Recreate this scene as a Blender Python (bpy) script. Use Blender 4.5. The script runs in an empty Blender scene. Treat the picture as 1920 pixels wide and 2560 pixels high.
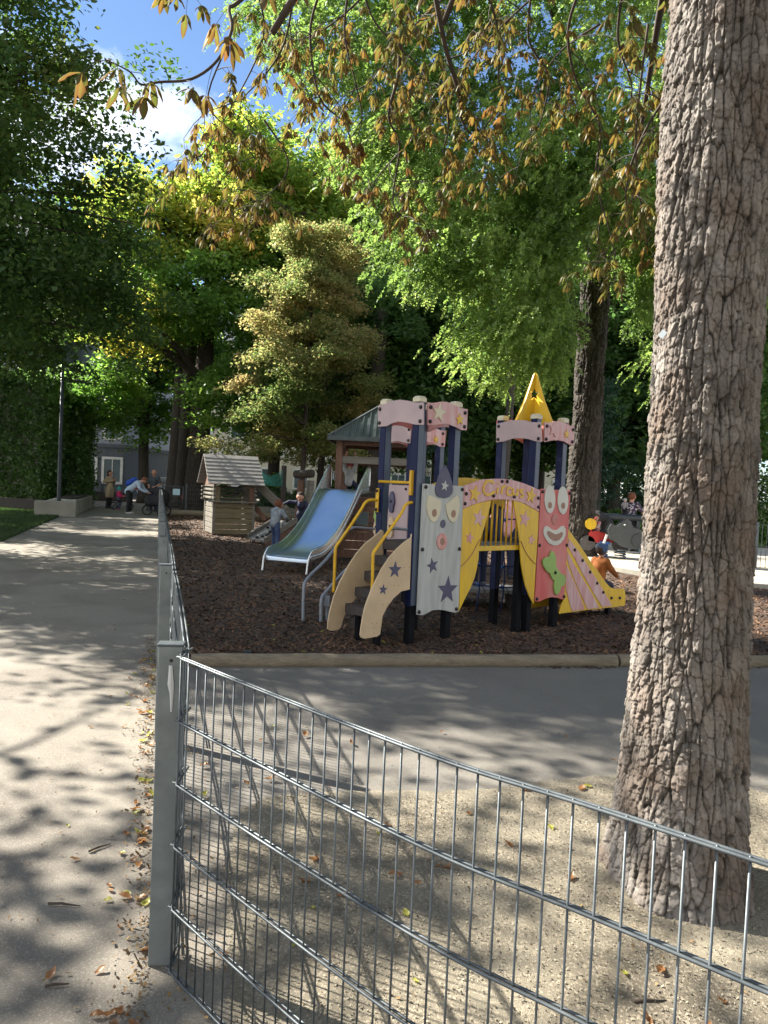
import bpy, bmesh, math, random
import numpy as np
from mathutils import Vector, Matrix
C = bpy.context.scene.collection
rnd = random.Random(7); RG = np.random.default_rng(11)
R_ = math.radians
# ------------------------------------------------------------------ camera, sky, sun, exposure
FPX = 1849.0; CAMH = 1.6
_r = R_(2.6); _p = math.atan(69*math.cos(_r)/FPX)
cF = Vector((0, math.cos(_p), -math.sin(_p))); cU = Vector((0, math.sin(_p), math.cos(_p))); cR = Vector((1, 0, 0))
cUP = cU*math.cos(_r) - cR*math.sin(_r); cRT = cR*math.cos(_r) + cU*math.sin(_r)
cam = bpy.data.cameras.new('camera'); camo = bpy.data.objects.new('camera', cam); C.objects.link(camo)
camo.matrix_world = Matrix(((cRT.x, cUP.x, -cF.x, 0), (cRT.y, cUP.y, -cF.y, 0), (cRT.z, cUP.z, -cF.z, CAMH), (0, 0, 0, 1)))
cam.sensor_fit = 'VERTICAL'; cam.sensor_height = 36; cam.lens = 36*FPX/2560; cam.clip_end = 800; cam.clip_start = .05
bpy.context.scene.camera = camo
SUN_AZ = R_(-65); SUN_EL = R_(38)            # azimuth from +Y, clockwise positive
sdir = Vector((math.sin(SUN_AZ)*math.cos(SUN_EL), math.cos(SUN_AZ)*math.cos(SUN_EL), math.sin(SUN_EL)))
sun = bpy.data.lights.new('sun', 'SUN'); suno = bpy.data.objects.new('sun', sun); C.objects.link(suno)
sun.energy = 5.0; sun.angle = R_(.53); sun.color = (1, .94, .83)
suno.rotation_euler = sdir.to_track_quat('Z', 'Y').to_euler()
world = bpy.data.worlds.new("World"); bpy.context.scene.world = world; world.use_nodes = True
nt = world.node_tree; nt.nodes.clear()
wo = nt.nodes.new('ShaderNodeOutputWorld'); bg = nt.nodes.new('ShaderNodeBackground')
sky = nt.nodes.new('ShaderNodeTexSky'); sky.sky_type = 'NISHITA'; sky.sun_disc = False
sky.sun_elevation = SUN_EL; sky.sun_rotation = SUN_AZ; sky.air_density = 1.0; sky.altitude = 1500; sky.dust_density = .1; sky.ozone_density = 3.0
tc = nt.nodes.new('ShaderNodeTexCoord'); mp = nt.nodes.new('ShaderNodeMapping'); mp.inputs['Scale'].default_value = (1, 1, 1.7)
mp.inputs['Location'].default_value = (.35, .1, .06); mp.inputs['Rotation'].default_value = (0, 0, -.15)
ns = nt.nodes.new('ShaderNodeTexNoise'); ns.inputs['Scale'].default_value = 2.3; ns.inputs['Detail'].default_value = 9; ns.inputs['Roughness'].default_value = .56
cr = nt.nodes.new('ShaderNodeValToRGB'); cr.color_ramp.elements[0].position = .53; cr.color_ramp.elements[1].position = .62
mx = nt.nodes.new('ShaderNodeMix'); mx.data_type = 'RGBA'
L = nt.links.new
L(tc.outputs['Generated'], mp.inputs[0]); L(mp.outputs[0], ns.inputs[0]); 
sx = nt.nodes.new('ShaderNodeSeparateXYZ'); L(tc.outputs['Generated'], sx.inputs[0])
ma = nt.nodes.new('ShaderNodeMath'); ma.operation = 'MULTIPLY_ADD'; L(sx.outputs[2], ma.inputs[0]); ma.inputs[1].default_value = -.35; L(ns.outputs[0], ma.inputs[2])
my_ = nt.nodes.new('ShaderNodeMath'); my_.operation = 'MULTIPLY_ADD'; L(sx.outputs[1], my_.inputs[0]); my_.inputs[1].default_value = -.16; my_.inputs[2].default_value = .245  # more cloud behind the viewer, added to whiten the skylight
mb_ = nt.nodes.new('ShaderNodeMath'); mb_.operation = 'ADD'; L(ma.outputs[0], mb_.inputs[0]); L(my_.outputs[0], mb_.inputs[1]); L(mb_.outputs[0], cr.inputs[0])
L(cr.outputs[0], mx.inputs[0]); L(sky.outputs[0], mx.inputs[6]); mx.inputs[7].default_value = (8.5, 8.7, 9, 1)
L(mx.outputs[2], bg.inputs[0]); bg.inputs[1].default_value = .056; L(bg.outputs[0], wo.inputs[0])
vs = bpy.context.scene.view_settings; vs.view_transform = 'Standard'; vs.look = 'None'; vs.gamma = 1; vs.exposure = 2.02
bpy.context.scene.cycles.max_bounces = 8; bpy.context.scene.cycles.transparent_max_bounces = 8

def ray(u, v): return cF + cRT*((u-960)/FPX) + cUP*((1280-v)/FPX)
CAM = Vector((0, 0, CAMH))
def G(u, v, z=0.0):
    d = ray(u, v); return CAM + d*((z-CAMH)/d.z)
def D(u, v, y):
    d = ray(u, v); return CAM + d*(y/d.y)
# ------------------------------------------------------------------ helpers
def tag(o, label=None, cat=None, group=None, kind=None):
    if label: o['label'] = label
    if cat: o['category'] = cat
    if group: o['group'] = group
    if kind: o['kind'] = kind
    return o
def thing(name, label, cat, loc=(0, 0, 0), rz=0, group=None):
    o = bpy.data.objects.new(name, None); C.objects.link(o); o.location = loc; o.rotation_euler = (0, 0, rz)
    o.empty_display_size = .1
    return tag(o, label, cat, group)
def link(name, me, m, parent=None, smooth=False):
    if m is not None:
        me.materials.clear(); me.materials.append(m)
    o = bpy.data.objects.new(name, me); C.objects.link(o)
    if parent is not None:
        o.parent = parent
    if smooth: me.polygons.foreach_set('use_smooth', np.ones(len(me.polygons), bool))
    return o
def fast_mesh(name, V, Fa, m, parent=None, smooth=False, col=None):
    V = np.asarray(V, np.float32).reshape(-1, 3); Fa = np.asarray(Fa, np.int32); k = Fa.shape[1]; n = len(Fa)
    me = bpy.data.meshes.new(name); me.vertices.add(len(V)); me.vertices.foreach_set('co', V.ravel())
    me.loops.add(n*k); me.loops.foreach_set('vertex_index', Fa.ravel())
    me.polygons.add(n); me.polygons.foreach_set('loop_start', np.arange(0, n*k, k, dtype=np.int32))
    try: me.polygons.foreach_set('loop_total', np.full(n, k, np.int32))
    except Exception: pass
    me.update(calc_edges=True)
    if col is not None:
        a = me.attributes.new('tint', 'FLOAT', 'POINT'); a.data.foreach_set('value', np.asarray(col, np.float32))
    return link(name, me, m, parent, smooth)
class MB:
    def __init__(s): s.v = []; s.f = []
    def add(s, V, Fa):
        o = len(s.v); s.v += [tuple(x) for x in V]; s.f += [tuple(i+o for i in q) for q in Fa]; return s
    def box(s, c, d, rot=None, top=1.0):
        M = rot if rot is not None else Matrix.Identity(3); c = Vector(c)
        V = []
        for z in (-1, 1):
            k = top if z > 0 else 1
            for x, y in ((-1, -1), (1, -1), (1, 1), (-1, 1)): V.append(c + M @ Vector((x*d[0]/2*k, y*d[1]/2*k, z*d[2]/2)))
        return s.add(V, [(3, 2, 1, 0), (4, 5, 6, 7), (0, 1, 5, 4), (1, 2, 6, 5), (2, 3, 7, 6), (3, 0, 4, 7)])
    def beam(s, a, b, w, h, up=(0, 0, 1)):
        a = Vector(a); b = Vector(b); z = (b-a); l = z.length; z.normalize(); up = Vector(up)
        x = z.cross(up)
        if x.length < 1e-4: x = z.cross(Vector((1, 0, 0)))
        x.normalize(); y = x.cross(z)
        M = Matrix((x, z, y)).transposed(); return s.box((a+b)/2, (w, l, h), M)
    def tube(s, pts, rad, n=8, cap=True):
        pts = [Vector(p) for p in pts]; m = len(pts)
        if not hasattr(rad, '__len__'): rad = [rad]*m
        t0 = (pts[1]-pts[0]).normalized(); x = t0.orthogonal().normalized(); V = []; Fa = []
        for i, p in enumerate(pts):
            t = (pts[min(i+1, m-1)]-pts[max(i-1, 0)]).normalized()
            x = (x - t*x.dot(t)).normalized(); y = t.cross(x)
            for k in range(n):
                a = 2*math.pi*k/n; V.append(p + (x*math.cos(a)+y*math.sin(a))*rad[i])
        for i in range(m-1):
            for k in range(n):
                a = i*n+k; b = i*n+(k+1) % n; Fa.append((a, b, b+n, a+n))
        if cap: Fa.append(tuple(range(n-1, -1, -1))); Fa.append(tuple((m-1)*n+k for k in range(n)))
        return s.add(V, Fa)
    def lathe(s, c, prof, n=16, axis=(0, 0, 1)):
        q = Vector((0, 0, 1)).rotation_difference(Vector(axis)).to_matrix(); c = Vector(c); V = []; Fa = []
        for r, z in prof:
            for k in range(n):
                a = 2*math.pi*k/n; V.append(c + q @ Vector((r*math.cos(a), r*math.sin(a), z)))
        for i in range(len(prof)-1):
            for k in range(n):
                a = i*n+k; b = i*n+(k+1) % n; Fa.append((a, b, b+n, a+n))
        Fa.append(tuple(range(n-1, -1, -1))); Fa.append(tuple((len(prof)-1)*n+k for k in range(n)))
        return s.add(V, Fa)
    def ball(s, c, r, n=10, sc=(1, 1, 1)):
        V = []; Fa = []; m = max(4, n//2+1)
        for i in range(m+1):
            ph = math.pi*i/m; rr = max(math.sin(ph), .02)
            for k in range(n):
                a = 2*math.pi*k/n; V.append((c[0]+r*sc[0]*rr*math.cos(a), c[1]+r*sc[1]*rr*math.sin(a), c[2]+r*sc[2]*math.cos(ph)))
        for i in range(m):
            for k in range(n):
                a = i*n+k; b = i*n+(k+1) % n; Fa.append((a, a+n, b+n, b))
        Fa.append(tuple(range(n))); Fa.append(tuple(m*n+k for k in range(n-1, -1, -1)))
        return s.add(V, Fa)
    def prism(s, pts, o, ex, ez, nrm, t0, t1):
        """polygon (s,z) in plane o + s*ex + z*ez, extruded between t0 and t1 along nrm"""
        o = Vector(o); A = [o+ex*p[0]+ez*p[1]+nrm*t0 for p in pts]; B = [o+ex*p[0]+ez*p[1]+nrm*t1 for p in pts]; n = len(pts)
        area = sum(pts[i][0]*pts[(i+1) % n][1]-pts[(i+1) % n][0]*pts[i][1] for i in range(n))
        flip = (area > 0) == (ex.cross(ez).dot(nrm) > 0)
        top = tuple(range(n, 2*n)); bot = tuple(range(n-1, -1, -1)); sd = [(i, (i+1) % n, n+(i+1) % n, n+i) for i in range(n)]
        Fa = [bot, top]+sd
        if not flip: Fa = [q[::-1] for q in Fa]
        return s.add(A+B, Fa)
    def build(s, name, m, parent=None, smooth=False, bevel=0, loc=None):
        me = bpy.data.meshes.new(name)
        V = s.v
        if loc is not None: V = [tuple(Vector(p)-Vector(loc)) for p in V]
        me.from_pydata(V, [], s.f); me.update()
        o = link(name, me, m, parent)
        if loc is not None: o.location = loc
        if smooth:
            me.polygons.foreach_set('use_smooth', np.ones(len(me.polygons), bool))
            if smooth != 'all':
                try: me.set_sharp_from_angle(angle=R_(40))
                except Exception: pass
        if bevel:
            b = o.modifiers.new('bevel', 'BEVEL'); b.width = bevel; b.segments = 2; b.limit_method = 'ANGLE'; b.angle_limit = R_(50)
        return o
def smoothpath(pts, n=6):
    P = [Vector(p) for p in pts]; out = []
    for i in range(len(P)-1):
        p0 = P[max(i-1, 0)]; p1 = P[i]; p2 = P[i+1]; p3 = P[min(i+2, len(P)-1)]
        for k in range(n):
            t = k/n
            out.append(.5*((2*p1)+(p2-p0)*t+(2*p0-5*p1+4*p2-p3)*t*t+(3*p1-p0-3*p2+p3)*t**3))
    out.append(P[-1]); return out
def copy_tree(o, parent=None):
    c = o.copy(); C.objects.link(c); c.parent = parent
    for ch in list(o.children): copy_tree(ch, c)
    return c
# ------------------------------------------------------------------ materials
def mat(name, c1, c2=None, scale=4, rough=.7, bump=0, bscale=30, metal=0, c3=None, sc3=60, a3=.35, lo=.35, hi=.65, stretch=None, spec=None, voro=False, dist=0, island=0):
    m = bpy.data.materials.new(name); m.use_nodes = True; t = m.node_tree; b = t.nodes['Principled BSDF']; N = t.nodes.new; K = t.links.new
    b.inputs['Roughness'].default_value = rough; b.inputs['Metallic'].default_value = metal
    if spec is not None: b.inputs['Specular IOR Level'].default_value = spec
    tcn = N('ShaderNodeTexCoord'); co = tcn.outputs['Object']
    if stretch:
        mpn = N('ShaderNodeMapping'); mpn.inputs['Scale'].default_value = stretch; K(co, mpn.inputs[0]); co = mpn.outputs[0]
    if c2 is None: c2 = tuple(x*.8 for x in c1)
    n = N('ShaderNodeTexNoise'); n.inputs['Scale'].default_value = scale; n.inputs['Detail'].default_value = 6; n.inputs['Distortion'].default_value = dist; K(co, n.inputs[0])
    r = N('ShaderNodeMapRange'); r.inputs[1].default_value = lo; r.inputs[2].default_value = hi; K(n.outputs[0], r.inputs[0])
    x = N('ShaderNodeMix'); x.data_type = 'RGBA'; x.inputs[6].default_value = (*c1, 1); x.inputs[7].default_value = (*c2, 1); K(r.outputs[0], x.inputs[0]); out = x.outputs[2]
    if c3 is not None:
        if voro:
            n3 = N('ShaderNodeTexVoronoi'); n3.inputs['Scale'].default_value = sc3; K(co, n3.inputs[0])
            sp = N('ShaderNodeSeparateColor'); K(n3.outputs['Color'], sp.inputs[0]); s3 = sp.outputs[0]
            r3 = N('ShaderNodeMapRange'); r3.inputs[1].default_value = .2; r3.inputs[2].default_value = 1; r3.inputs[4].default_value = a3
        else:
            n3 = N('ShaderNodeTexNoise'); n3.inputs['Scale'].default_value = sc3; n3.inputs['Detail'].default_value = 4; K(co, n3.inputs[0]); s3 = n3.outputs[0]
            r3 = N('ShaderNodeMapRange'); r3.inputs[1].default_value = .42; r3.inputs[2].default_value = .68; r3.inputs[4].default_value = a3
        K(s3, r3.inputs[0]); x3 = N('ShaderNodeMix'); x3.data_type = 'RGBA'; K(r3.outputs[0], x3.inputs[0]); K(out, x3.inputs[6]); x3.inputs[7].default_value = (*c3, 1); out = x3.outputs[2]
    if island:
        g = N('ShaderNodeNewGeometry'); hs = N('ShaderNodeHueSaturation'); mr = N('ShaderNodeMapRange'); mr.inputs[3].default_value = 1-island; mr.inputs[4].default_value = 1+island
        K(g.outputs['Random Per Island'], mr.inputs[0]); K(mr.outputs[0], hs.inputs['Value']); K(out, hs.inputs['Color']); out = hs.outputs[0]
    K(out, b.inputs['Base Color'])
    if bump:
        nb = N('ShaderNodeTexNoise'); nb.inputs['Scale'].default_value = bscale; nb.inputs['Detail'].default_value = 5; K(co, nb.inputs[0])
        bu = N('ShaderNodeBump'); bu.inputs['Strength'].default_value = 1; bu.inputs['Distance'].default_value = bump; K(nb.outputs[0], bu.inputs['Height']); K(bu.outputs[0], b.inputs['Normal'])
    return m
def leafmat(name, cols, trans=.5, noise=.6, gloss=.12, tint=None, rough=.45):
    """leaf: random colour per leaf, soft patches of a second tone, light passing through"""
    m = bpy.data.materials.new(name); m.use_nodes = True; t = m.node_tree; t.nodes.clear(); N = t.nodes.new; K = t.links.new
    o = N('ShaderNodeOutputMaterial'); g = N('ShaderNodeNewGeometry'); r = N('ShaderNodeValToRGB'); e = r.color_ramp.elements
    while len(e) < len(cols): e.new(.5)
    for i, c in enumerate(cols): e[i].position = i/(len(cols)-1); e[i].color = (*c, 1)
    tcn = N('ShaderNodeTexCoord'); n = N('ShaderNodeTexNoise'); n.inputs['Scale'].default_value = noise; n.inputs['Detail'].default_value = 2; K(tcn.outputs['Object'], n.inputs[0])
    mr = N('ShaderNodeMapRange'); mr.inputs[1].default_value = .3; mr.inputs[2].default_value = .7; K(n.outputs[0], mr.inputs[0])
    ad = N('ShaderNodeMath'); ad.operation = 'MULTIPLY_ADD'; K(g.outputs['Random Per Island'], ad.inputs[0]); ad.inputs[1].default_value = .45
    m2 = N('ShaderNodeMath'); m2.operation = 'MULTIPLY'; K(mr.outputs[0], m2.inputs[0]); m2.inputs[1].default_value = .55; K(m2.outputs[0], ad.inputs[2]); K(ad.outputs[0], r.inputs[0]); col = r.outputs[0]
    if tint:
        at = N('ShaderNodeAttribute'); at.attribute_name = 'tint'; x = N('ShaderNodeMix'); x.data_type = 'RGBA'; K(at.outputs['Fac'], x.inputs[0]); K(col, x.inputs[6]); x.inputs[7].default_value = (*tint, 1); col = x.outputs[2]
    d = N('ShaderNodeBsdfDiffuse'); tr = N('ShaderNodeBsdfTranslucent'); gl = N('ShaderNodeBsdfGlossy'); gl.inputs['Roughness'].default_value = rough
    hs = N('ShaderNodeHueSaturation'); hs.inputs['Saturation'].default_value = 1.0; hs.inputs['Value'].default_value = 2.2; K(col, hs.inputs['Color']); K(hs.outputs[0], tr.inputs[0])
    K(col, d.inputs[0]); ms = N('ShaderNodeMixShader'); ms.inputs[0].default_value = trans; K(d.outputs[0], ms.inputs[1]); K(tr.outputs[0], ms.inputs[2])
    gl.inputs[0].default_value = (.7, .75, .7, 1); m3 = N('ShaderNodeMixShader'); m3.inputs[0].default_value = gloss; K(ms.outputs[0], m3.inputs[1]); K(gl.outputs[0], m3.inputs[2]); K(m3.outputs[0], o.inputs[0])
    return m
def bands(m, scale, depth, dirn='Z', width=.9):
    """plank grooves: adds a saw-shaped bump to a material"""
    t = m.node_tree; N = t.nodes.new; K = t.links.new; b = t.nodes['Principled BSDF']
    return m
M = {}
M['galv'] = mat('galvanised steel', (.095, .11, .12), (.06, .072, .082), 9, .5, .0006, 60, metal=.45, c3=(.16, .18, .19), sc3=25, a3=.4)
M['galvpost'] = mat('dull galvanised post', (.19, .21, .205), (.14, .155, .155), 6, .6, .0006, 90, metal=.35, c3=(.25, .27, .265), sc3=14, a3=.5)
M['stain'] = mat('white paint run', (.6, .6, .58), rough=.7)
M['steel'] = mat('brushed stainless', (.62, .64, .64), (.5, .52, .53), 3, .24, .0003, 200, metal=1, stretch=(1, 1, .1))
M['slidebed'] = mat('polished slide bed', (.56, .63, .72), (.48, .57, .68), 2, .3, .0008, 5, metal=1)
M['yellow'] = mat('yellow panel', (.78, .50, .015), (.70, .42, .015), 3, .42, c3=(.50, .32, .06), sc3=7, a3=.45, stretch=(3, 3, .5))
M['ytube'] = mat('yellow tube', (.72, .42, .01), (.6, .33, .01), 12, .4)
M['white'] = mat('weathered pale grey panel', (.48, .49, .46), (.42, .43, .41), 2.5, .45, c3=(.30, .31, .28), sc3=5, a3=.55, stretch=(4, 4, .45))
M['cream'] = mat('cream panel', (.66, .60, .42), (.58, .52, .36), 4, .45)
M['creamstr'] = mat('cream stair side', (.66, .49, .30), (.56, .41, .25), 2.5, .45, c3=(.42, .32, .20), sc3=9, a3=.3)
M['pink'] = mat('faded pink panel', (.55, .28, .26), (.62, .18, .16), 2.2, .45, c3=(.62, .42, .40), sc3=4, a3=.85, stretch=(4, 4, .4))
M['pinkpale'] = mat('pale pink panel', (.60, .34, .33), (.55, .24, .23), 2.4, .45, c3=(.64, .50, .49), sc3=5, a3=.75, stretch=(4, 4, .4))
M['mauve'] = mat('faded mauve panel', (.40, .30, .31), (.46, .34, .34), 2.6, .45, c3=(.52, .38, .37), sc3=5, a3=.5)
M['red'] = mat('weathered red panel', (.58, .10, .09), (.62, .25, .22), 3.2, .42, c3=(.50, .06, .05), sc3=2.4, a3=.7, stretch=(1, 1, .35))
M['indigo'] = mat('slate purple plate', (.065, .062, .115), (.085, .08, .135), 6, .5)
M['navy'] = mat('navy post', (.004, .008, .045), (.006, .012, .06), 5, .5, spec=.25)
M['greyblue'] = mat('grey blue post cap strip', (.10, .13, .16), rough=.4)
M['darkpost'] = mat('dark post foot', (.006, .0065, .009), rough=.75, spec=.15)
M['bolt'] = mat('dark bolt cap', (.02, .01, .012), rough=.35)
M['lime'] = mat('lime green plate', (.30, .46, .10), (.24, .40, .10), 8, .45)
M['tan'] = mat('worn tan disc', (.38, .22, .15), (.30, .17, .12), 30, .7)
M['tread'] = mat('dark rubber tread', (.045, .04, .042), (.07, .055, .045), 14, .8, .002, 60)
M['treadtop'] = mat('dirty tread top', (.085, .06, .045), (.05, .04, .035), 18, .9, .002, 60)
M['greytube'] = mat('grey painted tube', (.25, .27, .30), (.2, .22, .25), 12, .4)
M['weather'] = mat('weathered timber', (.19, .172, .14), (.125, .114, .093), 3, .85, .004, 18, c3=(.12, .105, .085), sc3=10, a3=.5, stretch=(.6, 1, 9), island=.18)
M['weatherx'] = mat('weathered roof boards', (.26, .25, .23), (.17, .16, .15), 3, .85, .004, 18, c3=(.13, .12, .11), sc3=8, a3=.55, stretch=(1, 5, 9), island=.15)
M['greenwood'] = mat('yellowish timber', (.18, .145, .08), (.12, .10, .055), 3, .85, .004, 18, c3=(.12, .10, .06), sc3=10, a3=.5, stretch=(.7, 1, 9), island=.12)
M['brownwood'] = mat('reddish brown timber', (.17, .085, .05), (.11, .055, .035), 4, .75, .003, 20, c3=(.06, .035, .025), sc3=16, a3=.5, stretch=(4, 4, .6), island=.1)
M['darkwood'] = mat('dark timber', (.045, .035, .03), (.03, .024, .02), 5, .8, .004, 20, stretch=(4, 4, .6))
M['logwood'] = mat('kerb log', (.25, .205, .14), (.17, .14, .095), 3, .85, .006, 12, c3=(.09, .075, .055), sc3=16, a3=.5, stretch=(.5, 6, 6))
M['rooftin'] = mat('dark metal roof', (.04, .05, .052), (.065, .078, .078), 4, .5, .001, 30, metal=.2)
M['concrete'] = mat('concrete', (.33, .31, .26), (.25, .24, .2), 2, .85, .002, 50)
M['black'] = mat('black', (.012, .012, .014), rough=.6)
M['rubber'] = mat('tyre rubber', (.02, .02, .02), rough=.8)
M['lampgrey'] = mat('dark lamp post', (.035, .045, .05), rough=.45, metal=.3)
M['glass'] = mat('dark window glass', (.06, .09, .10), (.1, .14, .15), .5, .08)
M['whitepaint'] = mat('white paint', (.75, .75, .73), rough=.5)
M['skin'] = mat('skin', (.50, .27, .19), (.45, .23, .16), 20, .5)
M['blue'] = mat('blue metal', (.03, .12, .38), rough=.4)
M['rope'] = mat('blue rope', (.02, .04, .12), rough=.8)
M['netgreen'] = mat('green net', (.05, .28, .24), rough=.8)
M['sandy'] = mat('skin pale', (.6, .36, .27), rough=.5)
M['pinkred'] = mat('strong pink underside', (.60, .13, .12), (.66, .25, .22), 3, .45)
M['mouthpink'] = mat('worn pink ring', (.58, .22, .19), (.66, .38, .34), 14, .5)
# ------------------------------------------------------------------ ground and paths
def dirt_speckle(name, a, b, dark, light, s1, s2, bump, wet=.8):
    m = mat(name, a, b, s1, wet, bump, s2*1.3, c3=dark, sc3=s2, a3=.55, voro=True, dist=.8, lo=.38, hi=.64)
    t = m.node_tree; N = t.nodes.new; K = t.links.new; bs = t.nodes['Principled BSDF']; src = bs.inputs['Base Color'].links[0].from_socket
    v = N('ShaderNodeTexVoronoi'); v.inputs['Scale'].default_value = s2*.62; tcn = N('ShaderNodeTexCoord'); K(tcn.outputs['Object'], v.inputs[0])
    sp = N('ShaderNodeSeparateColor'); K(v.outputs['Color'], sp.inputs[0]); r = N('ShaderNodeMapRange'); r.inputs[1].default_value = .72; r.inputs[2].default_value = .95; r.inputs[4].default_value = .6; K(sp.outputs[1], r.inputs[0])
    x = N('ShaderNodeMix'); x.data_type = 'RGBA'; K(r.outputs[0], x.inputs[0]); K(src, x.inputs[6]); x.inputs[7].default_value = (*light, 1); K(x.outputs[2], bs.inputs['Base Color']); return m
M['path'] = dirt_speckle('bound gravel path', (.255, .23, .19), (.165, .145, .118), (.12, .10, .08), (.33, .295, .24), 1.1, 330, .004)
M['asph'] = dirt_speckle('grey asphalt', (.20, .182, .155), (.165, .148, .124), (.08, .078, .075), (.20, .19, .175), .9, 360, .003)
M['gravel'] = dirt_speckle('sandy fine gravel', (.255, .23, .172), (.14, .122, .088), (.17, .13, .09), (.42, .36, .27), 1.4, 210, .006, .9)
M['mulch'] = mat('bark mulch bed', (.075, .048, .034), (.045, .030, .022), 3, .9, .006, 60, c3=(.09, .06, .042), sc3=55, a3=.6, voro=True)
M['chips'] = mat('bark chips', (.15, .075, .038), (.06, .032, .019), 1.5, .85, c3=(.13, .085, .055), sc3=12, a3=.5, island=.55)
M['dirt'] = mat('bare soil', (.11, .09, .06), (.07, .055, .04), 1.2, .95, .01, 30)
M['lawn'] = mat('lawn soil', (.05, .07, .018), (.03, .05, .012), 2, .95, .01, 40)
M['paver'] = dirt_speckle('light safety paving', (.46, .41, .33), (.38, .34, .27), (.2, .18, .15), (.6, .55, .45), 1.1, 60, .002)
def sheet(name, pts, z, m, label=None, kind='structure', dx=None):
    mb = MB(); mb.add([(p[0], p[1], z) for p in pts], [tuple(range(len(pts)))])
    o = mb.build(name, m); n = o.data.polygons[0].normal
    if n.z < 0: o.data.flip_normals()
    return tag(o, label, None, None, kind)
def fx(y): return .06-.306*y          # fence line x at distance y
# mulch bed outline
mo_ = [(fx(6.25)+.1, 6.25), (fx(30)+.25, 30.2), (1.8, 30.5), (3.0, 21.0), (4.4, 17.6), (5.2, 15.2), (7.2, 13.6), (11, 12.6), (11, 8.1), (3.7, 7.05), (0.2, 6.47)]
ring = [(-300, -60), (-300, 400), (300, 400), (300, -60)]
inn = [(fx(5.9)+.0, 5.9), (fx(31)+.1, 31.0), (12, 31), (12, 7.2)]
mb = MB(); mb.add([(x, y, -.012) for x, y in ring+inn], [(0, 4, 5, 1), (1, 5, 6, 2), (2, 6, 7, 3), (3, 7, 4, 0)])
g = mb.build('ground', M['dirt']); tag(g, 'bare brown soil of the park ground', None, None, 'structure')
if g.data.polygons[0].normal.z < 0: g.data.flip_normals()
def mz(x, y):
    d = -.03 - .085*math.exp(-((x-1.9)**2+(y-9)**2)/.9) - .035*math.exp(-((x-.3)**2+(y-7.7)**2)/1.2)
    return d + .012*math.sin(x*3.1+y*1.3)+.01*math.sin(y*2.7-x*1.9)
NX, NY = 90, 150; V = []; Fa = []
for j in range(NY+1):
    y = 6.0+25.2*(j/NY)**1.35
    for i in range(NX+1):
        x0 = fx(y)+.06; x1 = 12.2; x = x0+(x1-x0)*(i/NX); V.append((x, y, mz(x, y)))
for j in range(NY):
    for i in range(NX): a = j*(NX+1)+i; Fa.append((a, a+1, a+NX+2, a+NX+1))
tag(fast_mesh('mulch_bed', V, Fa, M['mulch'], smooth=True), 'dark bark mulch bed under the play equipment', None, None, 'structure')
# chips
def quads(P, sx, sy, tilt, m, name, rg, thick=0, **kw):
    n = len(P); a = rg.uniform(0, 2*np.pi, n); tx = rg.normal(0, tilt, n); ty = rg.normal(0, tilt, n)
    X = np.stack([np.cos(a), np.sin(a), tx], 1)*sx[:, None]; Y = np.stack([-np.sin(a), np.cos(a), ty], 1)*sy[:, None]
    k = rg.uniform(.45, 1, (n, 1)); V = np.stack([P-X-Y*k, P+X*k-Y, P+X+Y*k, P-X*k+Y], 1)
    return fast_mesh(name, V.reshape(-1, 3), np.arange(4*n).reshape(n, 4), m, **kw)
n = 95000; t = RG.random(n)**1.5; yy = 6.3+23.5*t; xx = RG.uniform(0, 1, n); x0 = .06-.306*yy+.12; x1 = np.minimum(.62*yy+.5, 11); xx = x0+(x1-x0)*xx
keep = (yy > 6.42+.17*xx) & ~((yy > 15.0+.0*xx) & (xx > 4.2+(17.6-yy)*.4)); xx = xx[keep]; yy = yy[keep]
zz = np.array([mz(a, b) for a, b in zip(xx, yy)])+RG.uniform(.002, .016, len(xx)); sc = (.75+yy/18)
o = quads(np.stack([xx, yy, zz], 1), RG.uniform(.010, .032, len(xx))*sc, RG.uniform(.004, .010, len(xx))*sc, .32, M['chips'], 'bark_chips', RG)
tag(o, 'loose dark brown bark chips covering the play area floor', 'bark chips', None, 'stuff')
# path left of the fence, straight to the far street
sheet('path', [(2.5, -3), (2.5, 1.6), (.6, 1.6), (.1, 2.0), (-.35, 3.0), (-.9, 3.4), (fx(3.5)-.0, 3.5), (fx(46), 46), (fx(46)-3.6, 46), (fx(31)-3.45, 31), (fx(15)-3.4, 15), (fx(6)-3.4, 6), (fx(-3)-3.6, -3)], .0, M['path'], 'pale bound gravel path running beside the fence')
sheet('cross_path', [(-40, 33.5), (-40, 36), (fx(36)-3.4, 36.2), (fx(31.8)-3.42, 31.8), (fx(31.0)-5, 32.6)], -.003, M['path'], 'pale side path crossing behind the raised bed')
# inner asphalt yard between fence and log
sheet('asphalt_yard', [(fx(2.2)+.02, 2.2), (fx(6.35)+.02, 6.32), (.2, 6.6), (3.7, 7.2), (12, 8.4), (12, 3.2), (3.4, 1.2), (2.0, .2), (.6, 1.0)], -.008, M['asph'], 'grey asphalt strip between the fence and the log kerb')
# gravel around the foreground tree, ragged edge
gp = []
for k in range(60):
    t = k/59
    base = smoothpath([(-.02, 1.2, 0), (-.30, 1.9, 0), (-.52, 2.7, 0), (-.60, 3.55, 0), (-.1, 3.78, 0), (.5, 3.86, 0), (1.3, 4.15, 0), (1.8, 4.2, 0), (2.2, 4.0, 0), (3.2, 3.4, 0), (4.5, 2.6, 0), (5, .6, 0)], 12)
    break
for q in base: gp.append((q.x+rnd.uniform(-.018, .018), q.y+rnd.uniform(-.018, .018)))
sheet('gravel_bed', gp+[(3, -2), (.4, -.5)], .004, M['gravel'], 'sandy yellow gravel around the foreground tree')
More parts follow.
